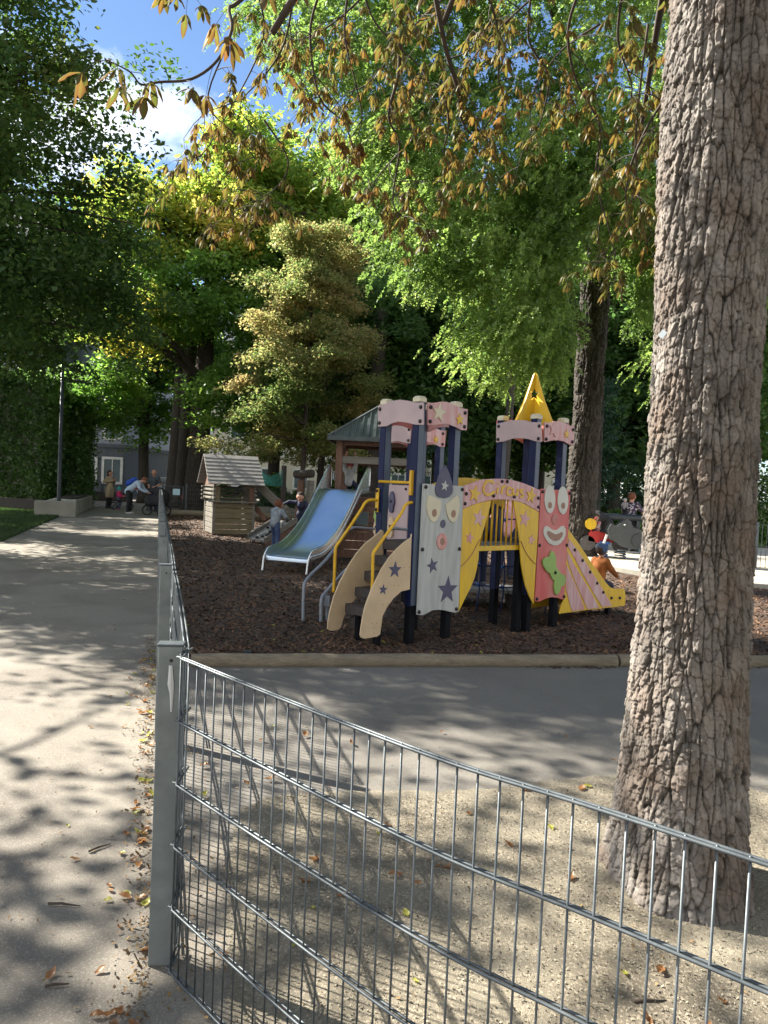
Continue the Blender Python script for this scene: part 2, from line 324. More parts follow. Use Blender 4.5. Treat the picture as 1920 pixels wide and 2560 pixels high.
# loose stones and crumbs on gravel: stuff
n = 26000; P = np.stack([RG.uniform(-.6, 2.6, n), RG.uniform(1.0, 4.1, n), np.full(n, .008)], 1)
P = P[(P[:, 0] > -.62+.25*np.abs(P[:, 1]-3)) & (P[:, 1] < 3.7+.25*np.maximum(P[:, 0], 0)) & (P[:, 0]+P[:, 1] > 1.35)]
M['pebble'] = mat('pebbles', (.25, .22, .165), (.13, .112, .082), 40, .85, island=.6)
o = quads(P, RG.uniform(.0018, .0045, len(P)), RG.uniform(.0015, .0035, len(P)), .5, M['pebble'], 'gravel_stones', RG); tag(o, 'tiny loose stones scattered over the sandy gravel', 'gravel', None, 'stuff')
# bright paving to the right and behind
pv = [(G(1180, 1368).x, 20.4)]+[(3.4, 19.6), (4.4, 17.4), (5.15, 15.6), (6.6, 14.2), (9, 13.3), (14, 12.6), (40, 10), (40, 25), (6, 25.5), (2.6, 24)]
sheet('paved_court', pv, .012, M['paver'], 'pale sunlit paving of the court behind the play area')
kp = smoothpath([(3.4, 19.6, .0), (4.4, 17.4, .0), (5.15, 15.6, .0), (6.6, 14.2, .0), (9, 13.3, .0), (14, 12.6, 0)], 8)
mb = MB()
for a, b in zip(kp[:-1], kp[1:]): mb.beam(a+Vector((0, 0, -.02)), b+Vector((0, 0, -.02)), .12, .14)
tag(mb.build('court_kerb', M['concrete']), 'grey rounded kerb where mulch meets the pale court', 'kerb')
# lawn at the left
def pl(y): return fx(y)-3.38
lo = [(pl(6)-.0, 6), (pl(15), 15), (pl(25), 25), (pl(33), 33), (-28, 33.2), (-28, 3)]
sheet('lawn', lo, .006, M['lawn'], 'lawn beside the path')
n = 90000; yy = 9+23*RG.random(n)**.8; xx = .06-.306*yy-3.42-RG.random(n)**1.3*7.0*(1+.0*yy)
bh = RG.uniform(.02, .055, n)*(1+yy/40); a = RG.uniform(0, 2*np.pi, n); w = .004+yy*.00035; ln = RG.normal(0, .02, (n, 2))
B = np.stack([xx, yy, np.full(n, .005)], 1); dx = np.stack([np.cos(a)*w, np.sin(a)*w, np.zeros(n)], 1); T = B+np.stack([ln[:, 0], ln[:, 1], bh], 1)
V = np.stack([B-dx, B+dx, T+dx*.3, T-dx*.3], 1); M['grass'] = leafmat('grass blade', [(.018, .04, .010), (.03, .06, .014), (.05, .075, .022)], .35, 1.2, .04)
tag(fast_mesh('grass', V.reshape(-1, 3), np.arange(4*n).reshape(n, 4), M['grass']), 'short green grass of the lawn beside the path', 'grass', None, 'stuff')
# street at the far end
sheet('road', [(-60, 46), (40, 46), (40, 58), (-60, 58)], -.004, M['asph'], 'street behind the park')
# log kerbs
def log(a, b, r, label, grp):
    a = Vector(a); b = Vector(b); L_ = (b-a).length; n_ = max(3, int(L_/.25)); d = (b-a)/n_
    pts = [a+d*i+Vector((0, 0, rnd.uniform(-.004, .004))) for i in range(n_+1)]; mb = MB(); mb.tube(pts, [r*rnd.uniform(.95, 1.03) for _ in pts], 14)
    return tag(mb.build('kerb_log', M['logwood'], smooth=True), label, 'log', grp)
e0 = G(478, 1661); e1_ = G(1575, 1663); e2_ = G(1960, 1665)
log((e0.x, e0.y, .03), (e1_.x-.14, e1_.y, .03), .065, 'long split log edging the mulch in front of the play towers', 'log kerbs')
log((e1_.x-.11, e1_.y+.01, .03), (e2_.x+2.5, e2_.y+.45, .03), .065, 'log kerb behind the foreground tree trunk', 'log kerbs')
log((fx(29.5)+.3, 29.6, .08), (-3.8, 30.6, .08), .13, 'pale log at the back of the mulch before the gate', 'log kerbs')
log((-3.6, 30.6, .08), (2.5, 31.3, .08), .13, 'weathered log at the back of the mulch behind the climbing ramp', 'log kerbs')
mb = MB(); q = G(620, 1655); mb.box((q.x, q.y-.03, .10), (.07, .05, .02)).box((q.x, q.y-.06, .075), (.06, .012, .04)); tag(mb.build('metal_bracket', M['lampgrey'], bevel=.003), 'small dark blue metal bracket on the log kerb', 'bracket')
# ------------------------------------------------------------------ fences
def fpost(parent, p, h=1.06, w=.066, d=.05, ang=0, name='post', m=None):
    mb = MB(); Rz = Matrix.Rotation(ang, 3, 'Z'); mb.box((p[0], p[1], h/2), (w, d, h), Rz)
    o = mb.build(name, m or M['galvpost'], parent, bevel=.003)
    mb = MB(); mb.box((p[0], p[1], h+.004), (w+.008, d+.008, .008), Rz); mb.build('post_cap', M['galv'], o, bevel=.002)
    mb = MB(); s = Rz @ Vector((0.004, -d/2, 0)); mb.lathe((p[0]+s.x, p[1]+s.y, h-.045), [(.0055, 0), (.0055, .002)], 10, (Rz @ Vector((0, -1, 0)))); mb.build('bolt_hole', M['black'], o)
    return o
fdir = Vector((-.285, .9585, 0)); fang = math.atan2(.285, .9585)
fence1 = thing('mesh_fence', 'long galvanised wire mesh fence running along the path into the distance', 'fence', (fx(2.376), 2.376, 0))
inv = fence1.matrix_world
posts = []
def P3(p): return (p[0]-fx(2.376), p[1]-2.376)
pys = [4.40, 6.42, 8.43, 10.45, 12.5, 14.5, 16.5, 18.5, 20.6, 22.6, 24.6, 26.6, 28.6]
allp = [2.376]+pys
for y in pys: fpost(fence1, P3((fx(y), y)), ang=fang)
def wire_panel(parent, a, b, off, h=1.03, step=.05, rb=.003, rr=.004, z0=.03, rows=6, bow=0, name='wire_panel'):
    """double bar mesh panel from a to b (local xy), posts omitted"""
    a = Vector((*a, 0)); b = Vector((*b, 0)); d = (b-a); Ln = d.length; d.normalize(); nn = Vector((d.y, -d.x, 0)); mb = MB()
    k = int(Ln/step)
    for i in range(k+1):
        p = a+d*(i*step)+nn*(off+bow*math.sin(math.pi*i/k)); mb.tube([p+Vector((0, 0, z0-.01)), p+Vector((0, 0, h+.003))], rb, 5, cap=False)
    for j in range(rows):
        z = z0+(h-z0)*j/(rows-1)
        for s in (-1, 1):
            pts = [a+d*(Ln*t/8)+nn*(off+bow*math.sin(math.pi*t/8)+s*(rb+rr))+Vector((0, 0, z)) for t in range(9)]; mb.tube(pts, rr, 6)
    return mb.build(name, M['galv'], parent, smooth='all')
for i in range(len(allp)-1):
    y0, y1 = allp[i], allp[i+1]; a = Vector((fx(y0), y0, 0))+fdir*.04; b = Vector((fx(y1), y1, 0))-fdir*.0
    wire_panel(fence1, P3(a), P3(b), .050, bow=.004, step=.05 if i < 4 else .1, rb=.003 if i < 4 else .004, rr=.004)
# near fence run: bends away from the corner post towards the lower right
fence2 = thing('mesh_fence', 'near galvanised double rod fence crossing the foreground from the corner post', 'fence', (fx(2.376), 2.376, 0))
pc = fpost(fence2, (0, 0), h=1.05, w=.075, d=.05, ang=R_(8), name='corner_post')
mb = MB()
mb.tube([(.006, -.0262, .99), (.008, -.0262, .93), (.012, -.0262, .90), (.013, -.0262, .84)], [.006, .011, .007, .003], 6); mb.build('paint_run', M['stain'], pc)
pts2 = [(-.619, 2.43), (-.617, 2.325), (-.610, 2.298), (-.585, 2.262), (-.148, 1.815), (.161, 1.518), (.396, 1.338), (.604, 1.168), (1.0, .84), (1.75, .2)]
run = smoothpath([(x-fx(2.376), y-2.376, 0) for x, y in pts2], 6)
cum = [0]
for a, b in zip(run[:-1], run[1:]): cum.append(cum[-1]+(b-a).length)
def at(s):
    for i in range(len(cum)-1):
        if s <= cum[i+1]: t = (s-cum[i])/(cum[i+1]-cum[i]); d = run[i+1]-run[i]; return run[i]+d*t, d.normalized()
    return run[-1], (run[-1]-run[-2]).normalized()
for j in range(6):
    z = .03+.2*j; mb = MB()
    for s in (-1, 1):
        pts = []
        q = 0.0
        while q < cum[-1]:
            p, d = at(q); pts.append(p+Vector((d.y, -d.x, 0))*(s*.0062)+Vector((0, 0, z))); q += .03
        mb.tube(pts, .0036, 8)
    mb.build('double_rail', M['galv'], fence2, smooth='all')
q = .02
while q < cum[-1]-.05:
    p, d = at(q); mb = MB(); mb.tube([p+Vector((0, 0, .015)), p+Vector((0, 0, 1.033))], .0026, 7); mb.build('vertical_rod', M['galv'], fence2, smooth='all'); q += .0505
# ------------------------------------------------------------------ trees
def voro(x, y, seed):
    """x,y arrays -> F1,F2,cell random (3)"""
    xi = np.floor(x).astype(int); yi = np.floor(y).astype(int); F1 = np.full(x.shape, 9.); F2 = np.full(x.shape, 9.); cid = np.zeros(x.shape+(3,)); cd = np.zeros(x.shape+(2,))
    def h(a, b, k):
        v = np.sin(a*127.1+b*311.7+k*74.7+seed*13.3)*43758.5453; return v-np.floor(v)
    for dx in (-1, 0, 1):
        for dy in (-1, 0, 1):
            a = xi+dx; b = yi+dy; px_ = a+h(a, b, 1)*.9; py_ = b+h(a, b, 2)*.9; ex = px_-x; ey = py_-y; d = np.sqrt(ex**2+ey**2)
            m1 = d < F1; F2 = np.where(m1, F1, np.minimum(F2, d)); F1 = np.where(m1, d, F1)
            cid = np.where(m1[..., None], np.stack([h(a, b, 3), h(a, b, 4), h(a, b, 5)], -1), cid); cd = np.where(m1[..., None], np.stack([ex, ey], -1), cd)
    return F1, F2, cid, cd
def wob(x, y, s): return np.sin(x*2.1+s)+np.sin(y*2.7+s*1.7+np.sin(x*1.3)*1.4)+.6*np.sin(x*5.3+y*4.1+s*2.3)+.4*np.sin(x*9.7-y*8.3+s)
def bark_trunk(name, base, top, rfun, nt_, nz, m, parent=None, cell=(.045, .085), depth=.012, seed=1, roots=6, rootamp=.3, curve=(0, 0)):
    base = np.array(base, float); top = np.array(top, float); H_ = top[2]-base[2]
    th = np.linspace(0, 2*np.pi, nt_, endpoint=False); zz = np.linspace(0, 1, nz)
    T, Z = np.meshgrid(th, zz); zr = Z*H_; r = rfun(zr)
    fl = np.exp(-np.maximum(zr, 0)/.22); r = r*(1+fl*rootamp*(.6+.7*np.maximum(0, np.cos(T*roots/2+1.1+np.sin(T*2)))) + .018*np.sin(T*3+zr*1.3)+.014*np.sin(T*5-zr*2.1))
    arc = T*float(np.mean(rfun(np.array([H_*.3])))); per = 2*np.pi*float(np.mean(rfun(np.array([H_*.3])))); nc = max(4, round(per/cell[0])); X = T/(2*np.pi)*nc; Y = zr/cell[1]
    w = .16; 
    def vor(Xs, Ys, sd, n_):
        # periodic in X
        a = voro(Xs+w*np.sin(T*2+Ys*.9), Ys+w*wob(Xs*0+np.cos(T)*3, Ys*.7+np.sin(T)*3, sd), sd); return a
    F1, F2, c, cd = vor(X, Y, seed, nc); f1, f2, c2, cd2 = vor(X*2.3, Y*2.6, seed+5, nc)
    e = np.clip((F2-F1)/.13, 0, 1); e2 = np.clip((f2-f1)/.16, 0, 1); fl2 = np.sin(Y*9+c[..., 1]*20)*.05
    plate = c[..., 0]*1.0+.7*(cd[..., 0]*(c[..., 1]-.5)*2+cd[..., 1]*(c[..., 2]-.2)*1.8)
    g1, g2, c3_, cd3 = vor(X*5.1, Y*5.6, seed+9, nc); e3 = np.clip((g2-g1)/.2, 0, 1)
    h1, h2, c4_, cd4 = vor(X*.9, Y*.26, seed+17, nc); e4 = np.clip((h2-h1)/.16, 0, 1); big = .6*c4_[..., 0]
    hgt = big-1.1*(1-e4)**1.6+(plate*.75+.4)*(.55+.45*e**.3)+.55*(c2[..., 0]+.5*(cd2[..., 1]*1.2))*(e2**.35)+.20*c3_[..., 0]*e3**.4+fl2*.5-.3*(1-e)**2
    fine = RG.normal(0, .045, T.shape); D_ = depth*(hgt+fine-.6)
    rr = r+D_; cx = base[0]+(top[0]-base[0])*Z+curve[0]*np.sin(Z*np.pi); cy = base[1]+(top[1]-base[1])*Z+curve[1]*np.sin(Z*np.pi)
    V = np.stack([cx+rr*np.cos(T), cy+rr*np.sin(T), base[2]+zr], -1).reshape(-1, 3)
    i = np.arange(nz-1)[:, None]*nt_; k = np.arange(nt_)[None, :]; k2 = (k+1) % nt_
    Fa = np.stack([i+k, i+k2, i+nt_+k2, i+nt_+k], -1).reshape(-1, 4)
    tint = np.clip(.28*c[..., 1]+.2*c2[..., 1]+.5*(1-e)**1.5+.55*(1-e4)+.25*(1-e2)+.12*(wob(X*.5, Y*.2, seed)/3), 0, 1)
    return fast_mesh(name, V, Fa, m, parent, smooth=True, col=tint.ravel())
def barkmat(name, a, b, c, c4=None, rough=.9):
    m = mat(name, a, b, 3.2, rough, .0016, 110, c3=c, sc3=4, a3=.85)
    t = m.node_tree; N = t.nodes.new; K = t.links.new; bs = t.nodes['Principled BSDF']; src = bs.inputs['Base Color'].links[0].from_socket
    at_ = N('ShaderNodeAttribute'); at_.attribute_name = 'tint'; x = N('ShaderNodeMix'); x.data_type = 'RGBA'; K(at_.outputs['Fac'], x.inputs[0]); K(src, x.inputs[6]); x.inputs[7].default_value = (*(c4 or b), 1); K(x.outputs[2], bs.inputs['Base Color']); return m
M['bark'] = barkmat('chestnut bark', (.29, .262, .235), (.115, .10, .086), (.15, .105, .078), (.035, .028, .022))
M['bark2'] = barkmat('grey furrowed bark', (.075, .062, .05), (.05, .042, .034), (.04, .033, .027), (.02, .016, .013))
M['barkdark'] = mat('dark bark', (.06, .048, .038), (.035, .028, .022), 8, .95, .02, 14, stretch=(3, 3, .5))
M['twig'] = mat('twig bark', (.06, .042, .03), (.04, .03, .022), 20, .9)
# --- generic crowns
def leaves(name, P, size, m, parent, rg, asp=.55, up=.6, droop=0, dirs=None):
    """folded diamond leaves, random facing with an upward bias"""
    n = len(P); N_ = rg.normal(0, 1, (n, 3)); N_[:, 2] = np.abs(N_[:, 2])+up; N_ /= np.linalg.norm(N_, axis=1)[:, None]
    A = rg.normal(0, 1, (n, 3)) if dirs is None else dirs+rg.normal(0, .35, (n, 3)); A[:, 2] -= droop
    A -= N_*(A*N_).sum(1)[:, None]; A /= np.linalg.norm(A, axis=1)[:, None]+1e-6; B = np.cross(N_, A); s = (size*rg.uniform(.65, 1.3, n))[:, None]
    V = np.stack([P-A*s, P+B*s*asp+N_*s*.18, P+A*s, P-B*s*asp+N_*s*.18], 1)
    return fast_mesh(name, V.reshape(-1, 3), np.arange(4*n).reshape(n, 4), m, parent)
def clumps(blobs, n, rg, shell=.55):
    """blobs (x,y,z,rx,ry,rz): clump centres biased to the outside of each"""
    w = np.array([b[3]*b[4]+b[4]*b[5]+b[3]*b[5] for b in blobs]); w = w/w.sum(); idx = rg.choice(len(blobs), n, p=w); Bb = np.array(blobs)[idx]
    d = rg.normal(0, 1, (n, 3)); d /= np.linalg.norm(d, axis=1)[:, None]; r = shell+(1.03-shell)*rg.random(n)**.7
    return Bb[:, :3]+d*r[:, None]*Bb[:, 3:], d
def crown(tree, blobs, ncl, per, lsize, m, rg, crad=.45, flat=.45, asp=.55, up=.6, droop=0, shell=.5, name='crown', clip=None, limbs=None, limbr=.05, limbm=None):
    Cc, d = clumps(blobs, ncl, rg, shell)
    if clip is not None: k = clip(Cc); Cc = Cc[k]; d = d[k]
    n = len(Cc)*per; off = rg.normal(0, 1, (n, 3)); off /= (np.linalg.norm(off, axis=1)[:, None]+1e-6); off *= (rg.random(n)**.45)[:, None]
    cr_ = np.repeat(crad*rg.uniform(.55, 1.35, len(Cc)), per)[:, None]; off *= cr_; off[:, 2] *= flat
    P = np.repeat(Cc, per, 0)+off; P[:, 2] -= (off[:, 0]**2+off[:, 1]**2)/(cr_[:, 0]+.01)*.35
    if clip is not None: P = P[clip(P)]
    o_ = np.array(tree.location); o = leaves(name, P-o_, lsize, m, tree, rg, asp, up, droop)
    if limbs:
        mb = MB(); st = [Vector(s) for s in limbs]
        for k in range(0, len(Cc), max(1, len(Cc)//70)):
            c = Vector(Cc[k]); s = min(st, key=lambda q: (q-c).length+max(0, q.z-c.z)*1.5); mid = s.lerp(c, .5)+Vector((rnd.uniform(-.2, .2), rnd.uniform(-.2, .2), (c-s).length*.1))
            mb.tube([q-tree.location for q in smoothpath([s, mid, c], 4)], [limbr*(1-.85*i/8) for i in range(9)], 5)
        mb.build('limbs', limbm or M['barkdark'], tree, smooth='all')
    return o
M['chestcrown'] = leafmat('chestnut crown leaf', [(.04, .07, .014), (.08, .10, .016), (.16, .11, .02)], .4, 1.3, .05)
# --- foreground chestnut
chest = thing('chestnut_tree', 'big foreground chestnut tree with flaking bark and browned autumn leaves hanging overhead', 'tree', (1.285, 3.06, 0))
def loc(P, o): return [(Vector(p)-o.location) for p in P]
bark_trunk('trunk', (0.02, 0, -.02), (-.02, 0, 6.2), lambda z: .222+.006*np.cos(z*1.9)-.010*np.minimum(z, 5)+.012*np.maximum(0, np.sin(z*2.4+.5)), 440, 1700, M['bark'], chest, cell=(.034, .078), depth=.013, seed=3, rootamp=.38, roots=5)
M['tag'] = mat('small tree number plate', (.5, .56, .6), rough=.4)
q = D(1652, 838, 2.86); mb = MB(); mb.box(Vector(q)-chest.location+Vector((-.0, -.02, 0)), (.022, .005, .028), Matrix.Rotation(R_(-35), 3, 'Z') @ Matrix.Rotation(R_(38), 3, 'Y')); mb.build('number_plate', M['tag'], chest)
# palmate drooping leaves
LV, LF, LT = [], [], []
def leaflet(p, d, up, ln, wd, curl, rg, brown):
    """p base, d direction, curl droop; 7 stations x 3 across with folded midrib and ragged edge"""
    d = d.normalized(); x = d.cross(up).normalized(); n = 6; o = len(LV)
    cu = curl; pos = Vector(p); tw = rg.uniform(-.5, .5)
    for i in range(n+1):
        t = i/n; w = wd*(math.sin(math.pi*min(1, (t*.93+.04))**1.25))*(1+rg.uniform(-.12, .12)); 
        if i == n: w = wd*.03
        nrm = x.cross(d).normalized(); xx = (x*math.cos(tw*t*1.5)+nrm*math.sin(tw*t*1.5)); f = -.25-.5*rg.random()
        LV.append(pos+xx*w+nrm*(w*f)); LV.append(pos+nrm*.0); LV.append(pos-xx*w+nrm*(w*f))
        b = min(1, brown*(.55+.6*t)+rg.uniform(-.15, .25)); LT.extend([min(1, b+.4), max(0, b-.35), min(1, b+.4)])
        pos = pos+d*(ln/n); d = (d+Vector((0, 0, -1))*cu/n+Vector((rg.uniform(-.12, .12), rg.uniform(-.12, .12), rg.uniform(-.25, .15)))).normalized()
        x = (x-d*x.dot(d)).normalized()
    for i in range(n):
        a = o+i*3; LF.append((a, a+1, a+4, a+3)); LF.append((a+1, a+2, a+5, a+4))
twigs = MB()
def palm(p, outd, rg, size=1.0, brown=.5):
    """petiole then 5-7 leaflets"""
    outd = outd.normalized(); pe = p+outd*.05*size+Vector((0, 0, -.02)); q = pe+outd*.04*size+Vector((0, 0, -.05*size))
    twigs.tube([p, pe, q], [.0016, .0012, .001], 4, cap=False)
    k = rg.choice([5, 5, 6, 7]); a0 = rg.uniform(0, 6.28)
    side = outd.cross(Vector((0, 0, 1)));
    if side.length < .1: side = Vector((1, 0, 0))
    side.normalize(); fw = outd
    for i in range(k):
        a = (i/(k-1)-.5)*4.4; dirn = (fw*math.cos(a)+side*math.sin(a))*.8+Vector((0, 0, -.12-.65*rg.random()))
        ln = (.135-.05*abs(a)/2.2)*size*rg.uniform(.75, 1.15)
        leaflet(q, dirn, Vector((rg.uniform(-.3, .3), rg.uniform(-.3, .3), 1)), ln, ln*rg.uniform(.09, .17), rg.uniform(.5, 3.0), rg, min(1, max(0, brown+rg.uniform(-.3, .3))))
rp = random.Random(5)
def hang(path, y0, y1, r0, side=.5, gap=.10, brown=.38, size=.66, sub=True):
    """a hanging bough given as image polyline, carried at distances y0..y1"""
    P = [Vector(D(u, v, y0+(y1-y0)*i/(len(path)-1))) for i, (u, v) in enumerate(path)]; P = smoothpath(P, 5); n_ = len(P)
    twigs.tube([p-chest.location for p in P], [r0*(1-.75*i/(n_-1)) for i in range(n_)], 6)
    acc = 0
    for i in range(1, n_):
        acc += (P[i]-P[i-1]).length
        while acc > gap:
            acc -= gap; d = (P[i]-P[i-1]).normalized(); a = rp.uniform(0, 6.28); o_ = Vector((math.cos(a), math.sin(a), rp.uniform(-.5, .5))).normalized()
            if sub and rp.random() < .55:
                ln = rp.uniform(.12, .42); b = o_; pts = [P[i]]; 
                for s in range(4): b = (b+Vector((rp.uniform(-.25, .25), rp.uniform(-.25, .25), -.22+rp.uniform(-.1, .1)))).normalized(); pts.append(pts[-1]+b*ln/4)
                twigs.tube([p-chest.location for p in pts], [.0035, .003, .0026, .002, .0016], 5, cap=False)
                for s in (1, 2, 3, 4, 4):
                    a = rp.uniform(0, 6.28); palm(pts[s]-chest.location, Vector((math.cos(a), math.sin(a), .1))+b*.5, rp, size, brown)
            else: palm(P[i]-chest.location, o_, rp, size, brown)
    a = rp.uniform(0, 6.28)
    for s in range(3): palm(P[-1]-chest.location, Vector((math.cos(a+s*2), math.sin(a+s*2), .1)), rp, size, brown)
# boughs: image polylines read off the photograph, each at its own distance
hang([(1080, -60), (1112, 111), (1146, 231), (1151, 289), (1175, 333), (1213, 342)], 3.6, 4.6, .014)
hang([(985, -60), (999, 159), (972, 289), (999, 366), (982, 506), (1020, 550)], 3.9, 4.8, .012)
hang([(1204, -50), (1245, 72), (1247, 202), (1271, 255)], 3.7, 4.3, .009)
hang([(1700, 190), (1667, 241), (1623, 308), (1580, 405), (1565, 482), (1563, 569), (1500, 640)], 3.3, 4.3, .009, brown=.35)
hang([(1112, 230), (1122, 313), (1110, 376), (1122, 424), (1088, 501)], 4.3, 4.9, .007)
hang([(760, -150), (602, 0), (573, 20), (579, 75), (544, 150), (480, 197), (399, 205), (353, 211), (324, 179), (266, 150)], 3.5, 2.9, .010, brown=.55, gap=.15, size=.95, sub=False)
hang([(735, -20), (712, 104), (665, 185), (600, 262), (640, 330)], 3.9, 4.4, .007, brown=.45)
hang([(799, -20), (775, 87), (799, 243), (862, 312), (900, 420), (940, 470)], 4.2, 4.9, .008)
hang([(870, -20), (862, 90), (890, 210), (905, 300), (885, 360)], 3.9, 4.4, .007)
hang([(1330, -30), (1322, 100), (1370, 190), (1352, 300), (1310, 370), (1290, 440)], 4.3, 5.2, .008)
hang([(1450, -30), (1420, 80), (1440, 200), (1500, 320), (1490, 450), (1530, 600), (1540, 680)], 4.0, 5.0, .009, brown=.3)
hang([(1560, -40), (1545, 100), (1580, 220), (1560, 300)], 3.6, 4.2, .008)
hang([(640, -30), (660, 60), (640, 150), (560, 300), (500, 390), (440, 400)], 4.4, 4.9, .007, brown=.45)
hang([(560, 130), (520, 260), (600, 350), (640, 420), (560, 500)], 4.3, 5.0, .006, brown=.4)
hang([(660, 300), (720, 400), (690, 470), (600, 520), (540, 560)], 4.9, 5.6, .007, brown=.6)
hang([(1000, 380), (930, 470), (960, 560)], 5.0, 5.3, .006, brown=.6)
hang([(1260, 250), (1200, 350), (1230, 430)], 4.6, 5.2, .006, brown=.5)
hang([(1400, -80), (1200, -40), (1000, -80)], 2.9, 3.4, .012)
hang([(900, -60), (940, 60), (1060, 180), (1080, 260)], 4.6, 5.0, .008)
hang([(1270, -30), (1180, 120), (1060, 170), (1000, 260)], 4.9, 5.4, .008)
hang([(1360, -30), (1260, 60), (1180, 150), (1150, 250)], 4.3, 4.8, .008)
hang([(1500, 60), (1400, 130), (1330, 240), (1330, 330)], 4.5, 5.0, .008)
hang([(400, -120), (430, -60), (470, -15)], 3.0, 3.1, .006, sub=False)
hang([(930, -30), (830, 60), (740, 100), (690, 60)], 4.5, 5.0, .008)
hang([(1620, 60), (1590, 330), (1600, 500), (1650, 620)], 3.9, 4.4, .007, brown=.35)
hang([(1140, -30), (1040, 60), (930, 200), (860, 240), (790, 330)], 4.9, 5.4, .008)
# crown part above the frame: boughs and leaves that throw the dapples
for k in range(46):
    a = rp.uniform(0, 6.28); rr0 = rp.uniform(1.2, 5.0); p = Vector((1.26+math.cos(a)*rr0, 3.06+math.sin(a)*rr0, rp.uniform(4.7, 7.5)))
    if p.y < 6.5 and p.z < 1.9+.78*max(p.y, 0)+.4: continue
    if p.x < .6 and p.y > 1.2: continue
    st = Vector((1.26, 3.06, rp.uniform(3.9, 5.8))); mid = st.lerp(p, .5)+Vector((0, 0, .5))
    P = smoothpath([st, mid, p], 5); twigs.tube([q_-chest.location for q_ in P], [.05*(1-.8*i/10) for i in range(11)], 6)
    for i in range(4, 11):
        for s in range(4):
            b = rp.uniform(0, 6.28); q_ = P[i]+Vector((rp.uniform(-.35, .35), rp.uniform(-.35, .35), rp.uniform(-.3, .2)))
            palm(q_-chest.location, Vector((math.cos(b), math.sin(b), 0)), rp, 1.25, .5)
crown(chest, [(3.6, 1.6, 7.4, 3.6, 3.6, 1.2), (1.5, -3.0, 7.2, 4, 3, 1.3), (6.4, 3.0, 7.6, 3, 3, 1.3)], 260, 110, .10, M['chestcrown'], RG, crad=.8, flat=.5, shell=.1, name='upper_crown', clip=lambda P: P[:, 2] > 1.9+.78*np.maximum(P[:, 1], 0)+.3)  # unseen canopy overhead, added to cut skylight on the trunk
# two big limbs joining trunk to boughs
for tgt in [(1.0, 3.9, 4.2), (.2, 4.1, 4.1), (-.6, 3.4, 3.6), (1.9, 4.5, 3.9), (.5, 4.6, 4.6)]:
    st = Vector((1.24, 3.06, 5.2)); t_ = Vector(tgt); mid = st.lerp(t_, .5)+Vector((0, 0, .55)); P = smoothpath([st, mid, t_], 6); twigs.tube([q_-chest.location for q_ in P], [.06*(1-.75*i/12) for i in range(13)], 8)
twigs.build('boughs', M['twig'], chest, smooth='all')
M['chestleaf'] = leafmat('browning chestnut leaf', [(.035, .07, .013), (.065, .09, .015), (.12, .105, .02), (.20, .085, .018)], .5, 1.3, .025, tint=(.085, .035, .014))
fast_mesh('leaves', [tuple(v) for v in LV], LF, M['chestleaf'], chest, smooth=True, col=LT)

def simple_trunk(tree, pts, rad, m, n=14, name='trunk'):
    P = smoothpath(pts, 6); k = len(P); rr_ = [rad[0]+(rad[1]-rad[0])*i/(k-1) for i in range(k)]; rr_[0] *= 1.5; rr_[1] *= 1.12
    mb = MB(); mb.tube([p-tree.location for p in P], rr_, n); o = mb.build(name, m, tree, smooth='all'); return P
# dark linden at the left, its crown over the path
M['linden'] = leafmat('dark linden leaf', [(.02, .05, .012), (.038, .08, .016), (.065, .105, .02), (.12, .12, .025)], .45, .35, .04)
lin = thing('linden_tree', 'dark green linden overhanging the path at the left edge', 'tree', (-8.9, 11.5, 0))
simple_trunk(lin, [(-8.9, 11.5, 0), (-8.8, 11.6, 3), (-8.4, 11.5, 6.5)], (.32, .2), M['barkdark'])
lb = [(-6.3, 11.0, 6.0, 2.4, 2.6, 1.6), (-6.6, 12.0, 8.4, 2.5, 3, 1.4), (-7.2, 10.8, 9.6, 2.4, 2.2, 1.4), (-5.9, 12.5, 4.4, 2.0, 2.5, 1.1), (-9.5, 12, 8, 3, 3.5, 3), (-5.6, 13.2, 5.2, 1.6, 2, 1.3), (-6.9, 10.6, 4.3, 1.9, 2, 1.6)]
crown(lin, lb, 620, 170, .052, M['linden'], RG, crad=.62, flat=.5, shell=.25, up=.5, limbs=[(-8.8, 11.5, 3.2), (-8.6, 11.5, 5), (-8.4, 11.5, 6.5)], limbr=.07)
# tall linden further along, upper mass
lin2 = thing('linden_tree', 'tall dark linden behind, its leaf mass reaching the ivy columns at the left', 'tree', (-14.5, 21.0, 0))
simple_trunk(lin2, [(-14.5, 21, 0), (-14.3, 21, 4), (-14.0, 21, 9)], (.3, .18), M['barkdark'])
crown(lin2, [(-11.6, 20, 6.2, 2.3, 3, 1.5), (-12.6, 20, 9.0, 3.0, 3, 2.6), (-9.6, 20.5, 6.4, 1.9, 2.4, 1.2), (-14.8, 20, 4.8, 2.4, 2, 1.6), (-13.2, 19, 12.4, 2.4, 2.5, 1.6)], 480, 150, .075, M['linden'], RG, crad=.8, flat=.5, shell=.3, limbs=[(-14.3, 21, 4), (-14.0, 21, 8)], limbr=.08)
